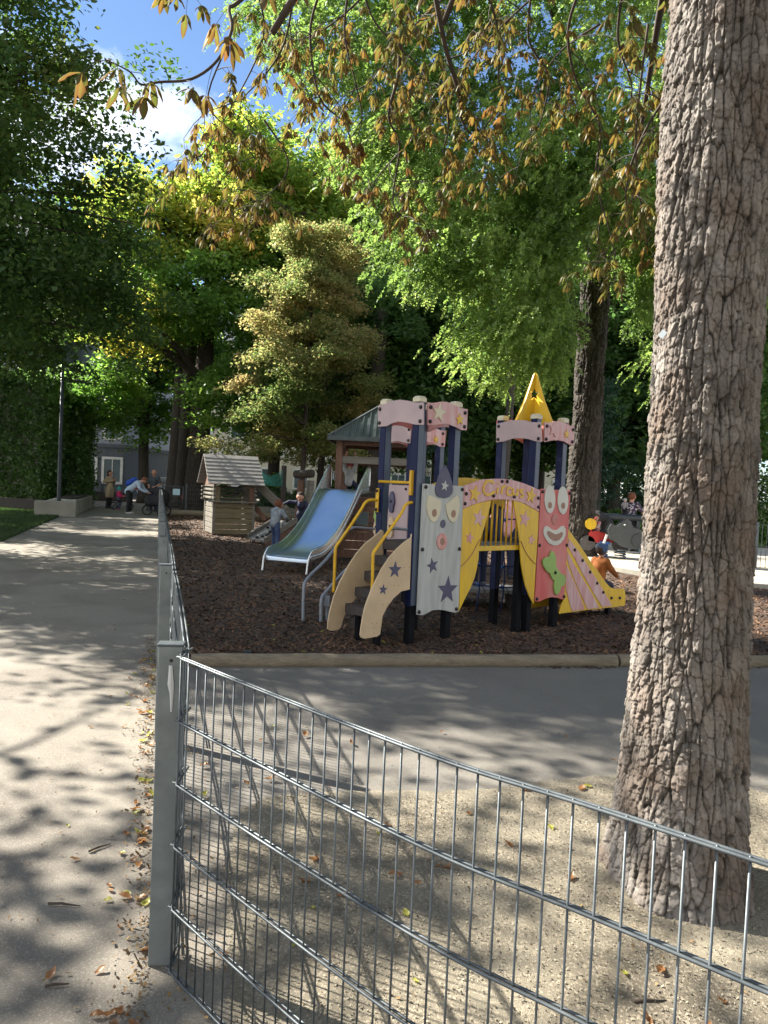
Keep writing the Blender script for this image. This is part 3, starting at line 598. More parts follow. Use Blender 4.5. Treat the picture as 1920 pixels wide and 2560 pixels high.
# golden green maple behind the playhouse
M['maple'] = leafmat('yellowing maple leaf', [(.05, .11, .02), (.10, .18, .028), (.19, .25, .04), (.36, .32, .06), (.48, .28, .08)], .6, .28, .05)
M['maplegreen'] = leafmat('green maple leaf', [(.035, .085, .018), (.075, .15, .025), (.13, .22, .035), (.23, .30, .06)], .6, .28, .05)
b0 = G(487, 1262)
mp_ = thing('maple_tree', 'large maple with thick dark trunk and yellow orange leaf tips behind the wooden playhouse', 'tree', (-8.6, 33.5, 0))
bark_trunk('trunk', (0, 0, 0), (.4, 0, 11.5), lambda z: .50-.026*z, 90, 260, M['barkdark'], mp_, cell=(.12, .25), depth=.04, seed=9)
mlb = [(-8.6, 32, 9.5, 3.6, 3, 2.0), (-10.3, 32, 12.5, 3.4, 3, 2.2), (-7.0, 32.5, 13, 3.0, 3, 2.6), (-6.4, 32.5, 15.3, 2.4, 2.6, 2.2), (-3.9, 33.5, 13.4, 2.8, 3, 2.8), (-6.6, 31, 5.0, 1.8, 2, 1.5), (-11.2, 31, 8.2, 2.3, 3, 1.8), (-5.0, 33, 10.6, 2.4, 2.6, 2.0), (-12.2, 32, 5.2, 1.8, 2, 1.5)]
crown(mp_, mlb[1:5]+[mlb[6]], 430, 115, .115, M['maple'], RG, crad=.95, flat=.55, shell=.35, limbs=[(-8.5, 33.3, 6), (-8.4, 33.3, 9), (-8.3, 33.3, 11.3)], limbr=.16)
crown(mp_, [mlb[0], mlb[5]]+mlb[7:], 360, 95, .11, M['maplegreen'], RG, crad=.9, flat=.5, shell=.3, name='lower_crown')
# far street tree row left of it
mp2 = thing('maple_tree', 'green tree standing by the path just behind the group of people', 'tree', (-13.0, 40.0, 0))
simple_trunk(mp2, [(-13.0, 40, 0), (-13.1, 40, 4), (-12.6, 40, 8)], (.3, .2), M['barkdark'])
crown(mp2, [(-13.4, 40, 5.6, 2.6, 2.5, 2.4), (-12.0, 40, 8.5, 3, 2.5, 2.4), (-15.6, 40, 10.5, 3, 2.5, 2.2), (-15.4, 40, 14.5, 3.2, 3, 2.6)], 300, 120, .12, M['maplegreen'], RG, crad=.95, flat=.55, shell=.3, limbs=[(-13, 40, 4), (-12.7, 40, 7)], limbr=.1)
# slim bronze tree
M['bronze'] = leafmat('bronze yellow leaf', [(.05, .11, .025), (.11, .15, .045), (.26, .23, .09), (.42, .28, .14)], .5, .3, .02)
bz = thing('bronze_leaved_tree', 'slim layered tree turning bronze and pale yellow behind the slide', 'tree', (-3.05, 27.0, 0))
simple_trunk(bz, [(-3.05, 27, 0), (-3.0, 27, 4), (-2.9, 27, 9.8)], (.12, .03), M['barkdark'])
tiers = []
for k in range(15):
    z = 2.9+.53*k; w_ = 3.6*(1-(z-2.9)/9.2)**.6+.25
    for s in range(7): a = rnd.uniform(0, 6.28); L1 = w_*rnd.uniform(.25, 1.0); tiers.append((-3.0+math.cos(a)*L1*.9, 26.9+math.sin(a)*L1*.7, z+rnd.uniform(-.35, .35)-.1*L1, .75, .75, .30))
crown(bz, tiers, 900, 85, .060, M['bronze'], RG, crad=.55, flat=.42, shell=.1, droop=.5, limbs=[(-3.0, 27, 3+.6*i) for i in range(11)], limbr=.03)
# bright honey locust with long hanging fronds
lc = thing('honey_locust_tree', 'big bright green feathery tree with dark furrowed trunk behind the clown tower', 'tree', (5.05, 19.1, 0))
bark_trunk('trunk', (0, 0, -.05), (.1, 0, 8.2), lambda z: .30+.012*np.abs(z-4)-.015*np.maximum(z-5, 0), 130, 520, M['bark2'], lc, cell=(.07, .30), depth=.05, seed=21, rootamp=.45)
mb = MB()
for a, b, c_, r in [((5.2, 19, 5.2), (4.4, 18.7, 6.4), (3.9, 18.6, 8.5), .22), ((5.4, 19, 7.8), (5.9, 19, 9.4), (6.4, 18, 12), .25), ((5.4, 19, 7.8), (4.6, 18, 10), (3.0, 16, 12), .22), ((4.1, 18.7, 7.8), (2.4, 17.6, 9.2), (.4, 16, 10.5), .12), ((5.4, 19, 7), (6.9, 18, 8.4), (8, 17, 9), .12)]:
    mb.tube([q-lc.location for q in smoothpath([Vector(a), Vector(b), Vector(c_)], 6)], [r*(1-.6*i/12) for i in range(13)], 9)
mb.build('limbs', M['barkdark'], lc, smooth='all')
def fronds(tree, blobs, nf, m, rg, name, fl=.26, ls=.034, clip=None, shell=.35, cl=16):
    Cc, d = clumps(blobs, nf//cl, rg, shell); Cc = np.repeat(Cc, cl, 0)+rg.normal(0, .25, (nf//cl*cl, 3))*np.array([1, 1, .6]); d = np.repeat(d, cl, 0)
    if clip is not None: k = clip(Cc); Cc = Cc[k]; d = d[k]
    n = len(Cc); A = d*np.array([1, 1, .25])+rg.normal(0, .45, (n, 3))+np.array([-.25, -.3, -.75]); A /= np.linalg.norm(A, axis=1)[:, None]; S = np.cross(A, np.array([0, 0, 1.])+rg.normal(0, .4, (n, 3))); S /= np.linalg.norm(S, axis=1)[:, None]; Nn = np.cross(S, A)
    Ln = fl*rg.uniform(.6, 1.3, n); k = 8; Vs = []
    for i in range(k):
        t = (i+.6)/k; base = Cc+A*(Ln*t)[:, None]; base[:, 2] -= Ln*t*t*.5
        for sg in (-1, 1):
            dirn = S*sg*.85+A*.55+rg.normal(0, .22, (n, 3)); l = (ls*(1.25-.7*t)*rg.uniform(.7, 1.25, n)*2)[:, None]; wv = A*(l*.34)+Nn*(l*rg.normal(0, .3, (n, 1)))
            Vs.append(np.stack([base, base+dirn*l*.5+wv, base+dirn*l, base+dirn*l*.5-wv], 1))
    V = np.concatenate(Vs, 0)-np.array(tree.location); q = len(V)
    return fast_mesh(name, V.reshape(-1, 3), np.arange(4*q).reshape(q, 4), m, tree)
M['locust'] = leafmat('bright feathery leaf', [(.045, .085, .02), (.09, .15, .032), (.16, .23, .05), (.29, .35, .11)], .6, .45, .03)
lcb = [(4.4, 16, 6.6, 2.4, 2, 1.6), (1.6, 15.5, 8.2, 2.5, 2, 1.8), (4.6, 15, 10.0, 3, 2.4, 1.8), (-.3, 16, 10.6, 2.3, 2, 1.7), (3.1, 15.2, 4.7, 1.7, 1.4, .9), (1.0, 15.8, 6.4, 1.4, 1.5, .9), (6.6, 16.5, 8.4, 1.8, 2, 2.4), (1.6, 14.6, 12.5, 3.4, 2.4, 1.6), (6.4, 15, 12.6, 2.4, 2, 1.6), (6.9, 17.2, 4.9, 1.0, 1.2, .9), (3.9, 14.4, 7.8, 2.2, 1.4, 1.6), (.4, 16.6, 8.6, 2.0, 1.5, 1.5), (7.4, 16, 7.0, 1.2, 1.6, 1.4), (-1.8, 17.5, 12.6, 2.2, 2, 1.6), (2.3, 15, 5.9, 2.0, 1.2, 1.0), (2.7, 15, 4.5, 1.5, 1.1, .9), (5.2, 16.2, 6.6, 1.6, 1, 1.0)]
def lclip(P): return ~((P[:, 0] > 3.6) & (P[:, 0] < 5.3) & (P[:, 2] < 6.6) & (P[:, 1] < 18.8))
fronds(lc, lcb, 28000, M['locust'], RG, 'crown', clip=lclip)
# background trees that close the view, each with its own trunk and crown
M['deep'] = leafmat('deep green leaf', [(.03, .07, .02), (.06, .12, .03), (.10, .175, .04), (.17, .24, .06)], .55, .2, .05)
M['mid'] = leafmat('mid green leaf', [(.04, .09, .02), (.08, .15, .03), (.14, .23, .045), (.23, .31, .07)], .6, .22, .05)
M['pine'] = leafmat('blue green pine needle', [(.012, .035, .022), (.022, .055, .035), (.04, .08, .05)], .2, .3, .04)
bgt = [
    (-5.4, 36, .34, 6.2, [(-4.6, 36, 7.5, 3.2, 2.6, 2.4), (-4.8, 35.5, 4.6, 2.6, 2, 1.5), (-3.0, 36, 11.5, 3.4, 3, 3), (-6, 36.5, 14.5, 3, 3, 3)], 'mid', 'dark trunked tree with mid green leaves behind the playhouse roof'),
    (-1.2, 35, .3, 6, [(-1, 34.5, 5.0, 3.2, 2.6, 2.6), (.6, 35, 10.5, 3.2, 3, 2.6), (-.6, 35.5, 14.5, 3.4, 3, 2.6)], 'deep', 'deep green tree behind the shelter and the slim bronze tree'),
    (2.2, 31, .26, 6, [(2.6, 31, 5.4, 2.9, 2.6, 2.4), (3.6, 31.5, 9.6, 3, 3, 2.4)], 'deep', 'deep green tree seen between the two front towers'),
    (5.2, 36, .34, 6, [(5.4, 36, 5.2, 3.8, 3, 2.8), (6.5, 36, 10.8, 3.8, 3, 3)], 'mid', 'leafy tree far behind the clown tower'),
    (9.6, 31, .33, 5, [(9.6, 31, 5.2, 3.6, 3, 3.0), (10.6, 31, 10, 3.8, 3, 3.0)], 'deep', 'dark tree in the shade right of the honey locust'),
    (13.6, 33, .4, 5, [(13.6, 33, 5.4, 3.8, 3, 3.4), (15, 33, 11, 4, 3, 3.6)], 'deep', 'dark tree seen past the right side of the foreground trunk'),
    (9.0, 44, .45, 8, [(9.0, 44, 9.4, 6, 4, 4.4), (10, 44, 16, 6, 4, 5)], 'mid', 'tall tree rising at the far back on the right'),
    (-.5, 45, .45, 8, [(-.5, 45, 9.5, 5.5, 4, 4.2), (0, 45, 17, 6, 4, 5)], 'mid', 'tall tree rising at the far back in the middle'),
    (18.5, 42, .45, 8, [(18.5, 42, 9.4, 5, 4, 4.4), (18.5, 42, 16, 6, 4, 5)], 'deep', 'tall dark tree at the far right edge'),
]
for x, y, r, h, bl, mm, lab in bgt:
    t = thing('park_tree', lab, 'tree', (x, y, 0), group='trees closing the back of the park')
    simple_trunk(t, [(x, y, 0), (x+rnd.uniform(-.2, .2), y, h*.5), (x+rnd.uniform(-.4, .4), y, h+3)], (r, r*.6), M['barkdark'])
    crown(t, bl, int(62*sum(b[3]*b[5] for b in bl)**.9/1.6), 80, .14, M[mm], RG, crad=1.15, flat=.55, shell=.35, limbs=[(x, y, h*.55), (x, y, h), (x, y, h+2.8)], limbr=.12)
# pines at the right
for x, y, hh, lab in [(7.6, 26.5, 5.8, 'blue green pine with whorled branches right of the honey locust trunk'), (11.2, 27.5, 7.5, 'taller blue green pine nearest to the foreground trunk'), (1.9, 27.0, 4.6, 'small pine standing in the shade between the towers')]:
    t = thing('pine_tree', lab, 'tree', (x, y, 0), group='pines in the shade'); simple_trunk(t, [(x, y, 0), (x, y, hh*.5), (x, y, hh)], (.16, .03), M['barkdark'])
    P = []
    for k in range(int(hh*2.6)):
        z = 1.3+(hh-1.3)*k/(hh*2.6); w_ = (hh-z)*.38+.35
        for s in range(9):
            a = rnd.uniform(0, 6.28); L1 = w_*rnd.uniform(.7, 1.15)
            for q in range(34): tt = rnd.random()**.6; P.append((x+math.cos(a)*L1*tt+rnd.gauss(0, .09), y+math.sin(a)*L1*tt+rnd.gauss(0, .09), z+.25*tt*tt-.1+rnd.gauss(0, .07)))
    leaves('needles', np.array(P)-np.array((x, y, 0)), .085, M['pine'], t, RG, asp=.16, up=.2)
# plain trunks seen between the play things
for x, y, r, lab in [(-10.9, 38, .42, 'leaning dark trunk left of the maple trunk'), (-10.1, 36.5, .36, 'dark trunk just left of the thick maple trunk'), (-.7, 29.5, .33, 'thick grey trunk standing inside the view through the shelter'), (3.9, 25.0, .16, 'pale grey trunk just left of the honey locust trunk'), (8.3, 30, .2, 'thin dark trunk in the shade behind the spring riders'), (-3.0, 33.0, .16, 'thin dark trunk right of the green net'), (-2.0, 31.8, .05, 'sapling stem behind the log swing post')]:
    t = thing('park_tree', lab, 'tree', (x, y, 0), group='bare lower trunks behind the play area')
    simple_trunk(t, [(x, y, 0), (x+.15, y, 3.5), (x+.25, y, 8.5)], (r, r*.7), M['bark2'] if x > -1 else M['barkdark'])
    crown(t, [(x+.2, y, 8.8, 2.4, 2.2, 1.8)], 40, 90, .12 if y > 24 else .085, M['deep'], RG, crad=.9, shell=.3)
# shrubs along the back of the park: a continuous planting
for x0_, x1_, y, h, mm, lab in [(3.0, 24, 33.5, 2.6, 'deep', 'dark tall hedge closing the park behind the pines'), (-3.2, 3.0, 37, 1.3, 'mid', 'low green hedge along the street behind the shelter'), (6.0, 15.5, 26.8, 1.0, 'mid', 'low green shrubs in the shade behind the spring riders'), (-7.4, -1.0, 33.4, 1.7, 'deep', 'dark shrubs behind the wire fence next to the gate')]:
    n = int((x1_-x0_)*3600); P = np.stack([RG.uniform(x0_, x1_, n), y+RG.normal(0, .5, n), np.zeros(n)], 1); P[:, 2] = h*(.6+.3*np.sin(P[:, 0]*2.3)+.25*np.sin(P[:, 0]*5.1+2))*RG.random(n)**.6
    tag(leaves('shrubs', P, .07, M[mm], None, RG), lab, 'shrubs', None, 'stuff')
# unseen trees added outside the frame: left ones shade the ground, others dim skylight
for x, y, bl, ncl_, lab in [(-12.5, 14.5, [(-12.5, 14.5, 6.6, 3.2, 3.2, 2.6)], 170, 'unseen shade tree added on the lawn beyond the left edge'), (-8.6, 4.6, [(-8.6, 5.6, 6.0, 2.6, 3.6, 1.5)], 30, 'unseen shade tree added beyond the left edge near the viewer'), (-18.5, 27, [(-18.3, 27, 7.0, 3.0, 4.0, 2.4)], 200, 'unseen shade tree added beyond the raised bed'), (7.6, 2.4, [(7.6, 2.6, 4.6, 3.0, 3.6, 2.6)], 170, 'unseen chestnut added beyond the right edge'), (.5, -8, [(.5, -8, 5.2, 6, 2.4, 3.0)], 240, 'unseen tree added behind the viewer')]:
    t = thing('linden_tree', lab, 'tree', (x, y, 0)); simple_trunk(t, [(x, y, 0), (x, y, 3), (x, y, 6)], (.3, .2), M['barkdark']); crown(t, bl, ncl_, 130, .075, M['linden'], RG, crad=.8, shell=.3, limbs=[(x, y, 4), (x, y, 6)])
# hornbeam / ivy covered columns at the left
for x0_, x1_, y0_, y1_, h, lab in [(-16.6, -13.6, 29.4, 31.2, 5.3, 'broad ivy covered block behind the raised bed'), (-14.3, -13.1, 31.4, 33.0, 4.8, 'narrow ivy covered column at its right, ending the green wall')]:
    n = 30000 if x1_-x0_ > 2 else 16000
    P = np.stack([RG.uniform(x0_, x1_, n), RG.uniform(y0_, y1_, n), RG.uniform(.1, h, n)], 1); f = RG.integers(0, 3, n); P[f == 0, 1] = y0_; P[f == 1, 0] = x1_; k = f == 2; P[k, 2] = h-RG.random(k.sum())**2*.4
    P += RG.normal(0, .13, P.shape); P[:, 1] += .12*np.sin(P[:, 0]*4+P[:, 2]*3)
    t = thing('ivy_wall', lab, 'ivy', ((x0_+x1_)/2, (y0_+y1_)/2, 0)); mb = MB(); mb.box((0, 0, h/2-.1), (x1_-x0_-.3, y1_-y0_-.3, h-.2)); mb.build('wall', M['concrete'], t)
    leaves('foliage', P-np.array(t.location), .075, M['deep'], t, RG, up=.1)
# ------------------------------------------------------------------ circus play structure
A40 = R_(40); E1 = Vector((math.cos(A40), math.sin(A40), 0)); E2 = Vector((-math.sin(A40), math.cos(A40), 0)); NF = Vector((math.sin(A40), -math.cos(A40), 0)); EZ = Vector((0, 0, 1))
class Plane:
    def __init__(s, o, ex, n): s.o = Vector(o); s.ex = ex; s.n = n
    def px(s, u, v):
        d = ray(u, v); t = (s.o-CAM).dot(s.n)/d.dot(s.n); P = CAM+d*t; return ((P-s.o).dot(s.ex), P.z)
    def at(s, a, z, t=0): return s.o+s.ex*a+EZ*z+s.n*t
O1 = D(1047, 1370, 7.7); O1.z = 0
FP = Plane(O1, E1, NF)
def Z1(x, y): return (780+x/3.16, 940+y/3.16)
def Z2(x, y): return (1120+x/3.072, 900+y/3.072)
def Z3(x, y): return (640+x/3.77, 1100+y/3.77)
play = thing('play_structure', 'colourful circus themed play towers with clown face panels, arch, steps and slide', 'play tower', O1)
PO = play.location
def pl_(pts, z, pl=FP): return [pl.px(*z(*p)) for p in pts]
def sub(p): return Vector(p)-PO
def plate(name, pts, t0, t1, m, parent=None, pl=FP, bevel=.003):
    mb = MB(); mb.prism(pts, sub(pl.o), pl.ex, EZ, pl.n, t0, t1); o = mb.build(name, m, parent or play, bevel=bevel); return o
def star(c, R, rot=0, k=.42): return [(c[0]+(R if i % 2 == 0 else R*k)*math.sin(rot+i*math.pi/5), c[1]+(R if i % 2 == 0 else R*k)*math.cos(rot+i*math.pi/5)) for i in range(10)]
def disc(c, a, b=None, n=28): b = b or a; return [(c[0]+a*math.cos(2*math.pi*i/n), c[1]+b*math.sin(2*math.pi*i/n)) for i in range(n)]
def bolts(pts, z, parent, pl=FP, t=.0):
    for p in pts:
        a, h = pl.px(*z(*p)) if z else p; c = sub(pl.at(a, h, t)); mb = MB()
        mb.lathe(c, [(.021, 0), (.021, .008), (.016, .016), (.008, .020), (.001, .021)], 12, pl.n); mb.build('bolt', M['bolt'], parent, smooth=True)
def screws(pts, z, parent, pl=FP, t=.0):
    for p in pts:
        a, h = pl.px(*z(*p)); mb = MB(); mb.lathe(sub(pl.at(a, h, t)), [(.006, 0), (.006, .001)], 8, pl.n); mb.build('screw', M['tan'], parent)
def post(c, z1=2.47, zb=.34, foot=True, cap=True, w=.094, ang=A40, z0=None):
    c = Vector(c); Rz = Matrix.Rotation(ang, 3, 'Z'); mb = MB(); mb.box(sub((c.x, c.y, (zb+z1)/2)), (w, w, z1-zb), Rz); o = mb.build('post', M['navy'], play, bevel=.006)
    mb = MB(); p = sub((c.x, c.y, (zb+z1)/2+.004))+NF*(w/2+.0005); mb.box(p, (w-.020, .003, z1-zb-.01), Rz); mb.build('post_sheen', M['postgrey'], o)  # grey strip with the post's sheen painted into its colour
    if foot: mb = MB(); mb.box(sub((c.x, c.y, (zb-.2)/2)), (w-.012, w-.012, zb+.2), Rz); mb.build('post_foot', M['darkpost'], o, bevel=.003)
    if cap: mb = MB(); mb.box(sub((c.x, c.y, z1+.022)), (w+.012, w+.012, .045), Rz).box(sub((c.x, c.y, z1+.053)), (w+.012, w+.012, .016), Rz, .7); mb.build('post_cap', M['cream'], o, bevel=.006)
    return o
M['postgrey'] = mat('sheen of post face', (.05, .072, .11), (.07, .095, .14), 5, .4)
OFF = -.062; SD = .53
def tower(sa, sb, z=1.0, far=True):
    N_ = FP.at(sa, 0, OFF); Rr = FP.at(sb, 0, OFF); Lf = N_+E2*SD; Bk = Rr+E2*SD
    for c in (N_, Rr, Lf, Bk): post(c)
    ctr = (N_+Rr+Lf+Bk)/4; mb = MB(); mb.box(sub((ctr.x, ctr.y, z-.03)), (sb-sa-.1+.09, SD-.1+.09, .05), Matrix.Rotation(A40, 3, 'Z')); mb.build('platform', M['tread'], play, bevel=.004)
    return N_, Rr, Lf, Bk
sa1 = FP.px(1055, 1100)[0]; sb1 = FP.px(1146, 1100)[0]; sa2 = FP.px(1347, 1130)[0]; sb2 = FP.px(1414, 1130)[0]
N1, R1, L1, B1 = tower(sa1, sb1); N2, R2, L2, B2 = tower(sa2, sb2)
N3 = Vector(D(1027, 1180, 10.2)); N3.z = 0; w1 = sb1-sa1
T3 = [N3, N3+E1*w1, N3+E2*SD, N3+E1*w1+E2*SD]
for c in T3: post(c)
mb = MB(); c = sum(T3, Vector())/4; mb.box(sub((c.x, c.y, .93)), (w1, SD, .05), Matrix.Rotation(A40, 3, 'Z')); mb.build('platform', M['tread'], play)
# crown panels round each tower top
topR1 = pl_([(905, 208), (940, 213), (985, 208), (1020, 202), (1060, 205), (1100, 220), (1140, 240), (1180, 258), (1222, 262), (1215, 430), (1170, 428), (1130, 405), (1080, 385), (1030, 378), (980, 385), (940, 390), (905, 388)], Z1)
topR2 = pl_([(733, 478), (770, 482), (810, 472), (850, 470), (890, 483), (930, 505), (962, 510), (960, 655), (925, 650), (880, 625), (830, 615), (780, 620), (733, 632)], Z2)
def toppanel(pts, t, m, pl=FP, st=(), bl=True, name='crown_panel'):
    o = plate(name, pts, t, t+.018, m, pl=pl)
    for c, R, rot, mm in st: plate('star', star(c, R, rot), t+.018, t+.028, mm, o, pl=pl, bevel=.001)
    if bl:
        xs = [p[0] for p in pts]; a, b = min(xs)+.045, max(xs)-.045; zs_ = [p[1] for p in pts]
        def zr(x): q = [p[1] for p in pts if abs(p[0]-x) < .07]; return min(q), max(q)
        for x in (a, b): lo_, hi_ = zr(x); bolts([(x, lo_+.04), (x, hi_-.045)], None, o, pl, t+.018)
    return o
toppanel(topR1, 0, M['pinkpale'], st=[(FP.px(*Z1(992, 290)), .105, .15, M['cream']), (FP.px(*Z1(1155, 345)), .065, -.15, M['yellow'])])
toppanel(topR2, 0, M['pinkpale'], st=[(FP.px(*Z2(800, 535)), .098, .2, M['pinkpale']), (FP.px(*Z2(900, 570)), .058, -.1, M['yellow'])])
LP1 = Plane(N1-E1*.052-E2*.0, E2, -E1); LP2 = Plane(N2-E1*.052, E2, -E1)
topL1 = pl_([(530, 235), (560, 230), (620, 203), (700, 188), (760, 195), (820, 210), (888, 210), (888, 388), (820, 385), (760, 370), (690, 362), (640, 375), (600, 398), (530, 402)], Z1, LP1)
topL2 = pl_([(378, 490), (420, 482), (480, 465), (540, 462), (600, 465), (660, 480), (718, 478), (725, 630), (680, 625), (620, 608), (560, 602), (500, 605), (440, 625), (376, 635)], Z2, LP2)
toppanel(topL1, 0, M['mauve'], LP1); toppanel(topL2, 0, M['mauve'], LP2)
def shift(pts, a0=None):
    m_ = min(p[0] for p in pts); return [(p[0]-m_-.045, p[1]) for p in pts]
shp = shift(topR1)
for Np, z_ in ((L1, 0), (L2, 0)): toppanel(shp, 0, M['pinkred'], Plane(Np+E2*.052, E1, E2), bl=False)
for Np in (R1, R2): toppanel(shp, 0, M['pink'], Plane(Np+E1*.052, E2, E1), bl=False)
t3r = [(p[0], p[1]-.06) for p in shp]
toppanel(t3r, 0, M['pinkpale'], Plane(N3+NF*.052, E1, NF), st=[((.13, 2.3), .09, .15, M['cream']), ((.38, 2.26), .06, -.15, M['yellow'])])
toppanel(t3r, 0, M['mauve'], Plane(N3-E1*.052, E2, -E1)); toppanel(t3r, 0, M['pink'], Plane(N3+E1*(w1+.052), E2, E1), bl=False); toppanel(t3r, 0, M['pink'], Plane(N3+E2*(SD+.052), E1, E2), bl=False)
# spire on the clown tower
mb = MB(); ctr = (N2+R2+L2+B2)/4; zb = 2.44; Hs = .64; a_ = .32
sr = [(0, .215), (.028, .16), (.082, .16), (.038, .115), (.055, .055), (0, .092)]
for dv in (E1, -E1, E2, -E2):
    pts = [(.008, Hs), (.03, Hs-.02), (a_*.55, Hs*.42), (a_, 0), (.008, 0), (.008, .24)]+[(.008+x, .24+z) for x, z in sr[::-1]]+[(.008, .24+.215+.01)]
    mb = MB(); nn = dv.cross(EZ); mb.prism(pts, sub((ctr.x, ctr.y, zb)), dv, EZ, nn, -.007, .007); mb.build('spire_plate', M['yellow'], play)
# pale clown panel
o = plate('clown_panel', pl_([(870, 850), (1190, 870), (1172, 1300), (1148, 1862), (1115, 1868), (1085, 1862), (1040, 1850), (990, 1845), (940, 1850), (905, 1870), (870, 1888), (820, 1885)], Z1), 0, .018, M['white']); o['label'] = 'pale grey clown face panel with pointed hat and angry eyes'
f = .018
h = plate('hat', pl_([(1040, 705), (1010, 740), (985, 790), (968, 850), (960, 900), (968, 935), (990, 957), (1030, 965), (1070, 955), (1095, 925), (1100, 890), (1092, 840), (1075, 780), (1055, 730)], Z1), f, f+.012, M['indigo'], o)
plate('hat_star', star(FP.px(*Z1(1032, 868)), .062, .15), f+.0125, f+.018, M['white'], o, bevel=.001)
plate('eye', pl_([(912, 938), (960, 960), (1008, 990), (1005, 1050), (995, 1100), (975, 1140), (950, 1156), (925, 1140), (903, 1090), (892, 1030), (897, 975)], Z1), f, f+.010, M['cream'], o)
plate('eye', pl_([(1135, 940), (1085, 980), (1044, 1015), (1048, 1060), (1060, 1110), (1080, 1145), (1100, 1160), (1125, 1140), (1145, 1090), (1153, 1030), (1150, 975)], Z1), f, f+.010, M['cream'], o)
for p in ((952, 1080), (1103, 1087)): plate('pupil', disc(FP.px(*Z1(*p)), .034, .042), f+.0105, f+.013, M['tan'], o, bevel=0)
plate('nose', disc(FP.px(*Z1(1024, 1167)), .038, .046), f, f+.008, M['indigo'], o)
plate('mouth', disc(FP.px(*Z1(1014, 1306)), .076, .088), f, f+.010, M['mouthpink'], o)
plate('mouth_hole', disc(FP.px(*Z1(1016, 1306)), .034, .041), f+.0105, f+.012, M['tan'], o, bevel=0)
plate('star', star(FP.px(*Z1(942, 1497)), .088, -.25), f, f+.003, M['indigo'], o, bevel=0); plate('star', star(FP.px(*Z1(1061, 1690)), .158, .03), f, f+.003, M['indigo'], o, bevel=0)
bolts([(889, 876), (1177, 896), (862, 1369), (1154, 1365), (835, 1862), (1130, 1838)], Z1, o, t=f)
# arch with the word, and the two curtains
arch = plate('arch_panel', pl_([(112, 968), (165, 948), (230, 925), (300, 913), (370, 911), (430, 914), (500, 925), (570, 945), (640, 973), (700, 1000), (690, 1165), (640, 1135), (580, 1102), (520, 1082), (450, 1072), (380, 1070), (320, 1075), (250, 1090), (180, 1111), (107, 1143)], Z2), 0, .018, M['pinkpale'])
arch['label'] = 'pink arch panel with raised yellow lettering reading Circus'
def stroke(name, pts, w, parent, m, z=Z2):
    P = [Vector((*FP.px(*z(*p)), 0)) for p in pts]; P = smoothpath(P, 5) if len(P) > 2 else P; Lf_, Rt_ = [], []
    for i, p in enumerate(P):
        d = (P[min(i+1, len(P)-1)]-P[max(i-1, 0)]).normalized(); q = Vector((-d.y, d.x, 0))*w*(1 if 0 < i < len(P)-1 else .7); Lf_.append((p+q).xy); Rt_.append((p-q).xy)
    return plate(name, [tuple(a) for a in Lf_]+[tuple(a) for a in Rt_[::-1]], f, f+.010, m, parent, bevel=0)
sw = .0115
def letter(ch, strokes, w=sw):
    """one raised letter, all its strokes in one mesh"""
    mb = MB()
    for si, pts in enumerate(strokes):
        P = [Vector((*FP.px(*Z2(*p)), 0)) for p in pts]; P = smoothpath(P, 5) if len(P) > 2 else P; A_, B_ = [], []
        for i, p in enumerate(P):
            d = (P[min(i+1, len(P)-1)]-P[max(i-1, 0)]).normalized(); q = Vector((-d.y, d.x, 0))*w*(1 if 0 < i < len(P)-1 else .6); A_.append(tuple((p+q).xy)); B_.append(tuple((p-q).xy))
        mb.prism(A_+B_[::-1], sub(FP.o), FP.ex, EZ, FP.n, f, f+.010+si*.0007)
    return mb.build('letter', M['yellow'], arch)
letter('C', [[(334, 952), (330, 936), (306, 928), (280, 938), (264, 970), (262, 1003), (276, 1028), (300, 1034), (328, 1024), (350, 1006)]], .0145)
letter('i', [[(372, 978), (369, 1000), (367, 1026)], [(374, 945), (378, 955)]])
letter('r', [[(405, 966), (402, 998), (399, 1032)], [(403, 988), (414, 972), (436, 966)]])
letter('c', [[(476, 990), (462, 979), (446, 990), (441, 1014), (449, 1034), (470, 1038), (480, 1032)]])
letter('u', [[(492, 984), (487, 1008), (493, 1033), (507, 1038), (521, 1022), (528, 988)], [(527, 988), (522, 1020), (521, 1046)]])
letter('s', [[(570, 1000), (552, 996), (545, 1010), (560, 1030), (562, 1048), (540, 1054)]])
for p, R_s in (((195, 1028), .10), ((626, 1043), .10)): plate('star', star(FP.px(*Z2(*p)), R_s, .18), f, f+.010, M['yellow'], arch, bevel=.001)
bolts([(130, 1027), (121, 1102), (405, 931), (445, 933), (340, 1042), (498, 1049), (683, 1060), (684, 1128)], Z2, arch, t=f)
cl_ = plate('curtain_panel', pl_([(107, 1145), (180, 1113), (250, 1092), (325, 1078), (315, 1130), (295, 1200), (270, 1290), (240, 1380), (232, 1440), (228, 1520), (215, 1600), (195, 1680), (160, 1760), (120, 1840), (75, 1930), (80, 1880), (90, 1500)], Z2), 0, .016, M['yellow'])
cr_ = plate('curtain_panel', pl_([(497, 1078), (560, 1094), (620, 1127), (690, 1167), (685, 1300), (668, 1560), (650, 1876), (620, 1820), (590, 1740), (570, 1650), (555, 1560), (548, 1470), (545, 1400), (535, 1320), (520, 1230), (505, 1140)], Z2), 0, .016, M['yellow'])
f0 = f; f = .016
for p, R_s, mm, par in (((228, 1213), .108, M['pinkpale'], cl_), ((157, 1366), .072, M['pink'], cl_), ((580, 1220), .108, M['pinkpale'], cr_), ((631, 1379), .068, M['pink'], cr_)): plate('star', star(FP.px(*Z2(*p)), R_s, .2), f, f+.004, mm, par, bevel=0)
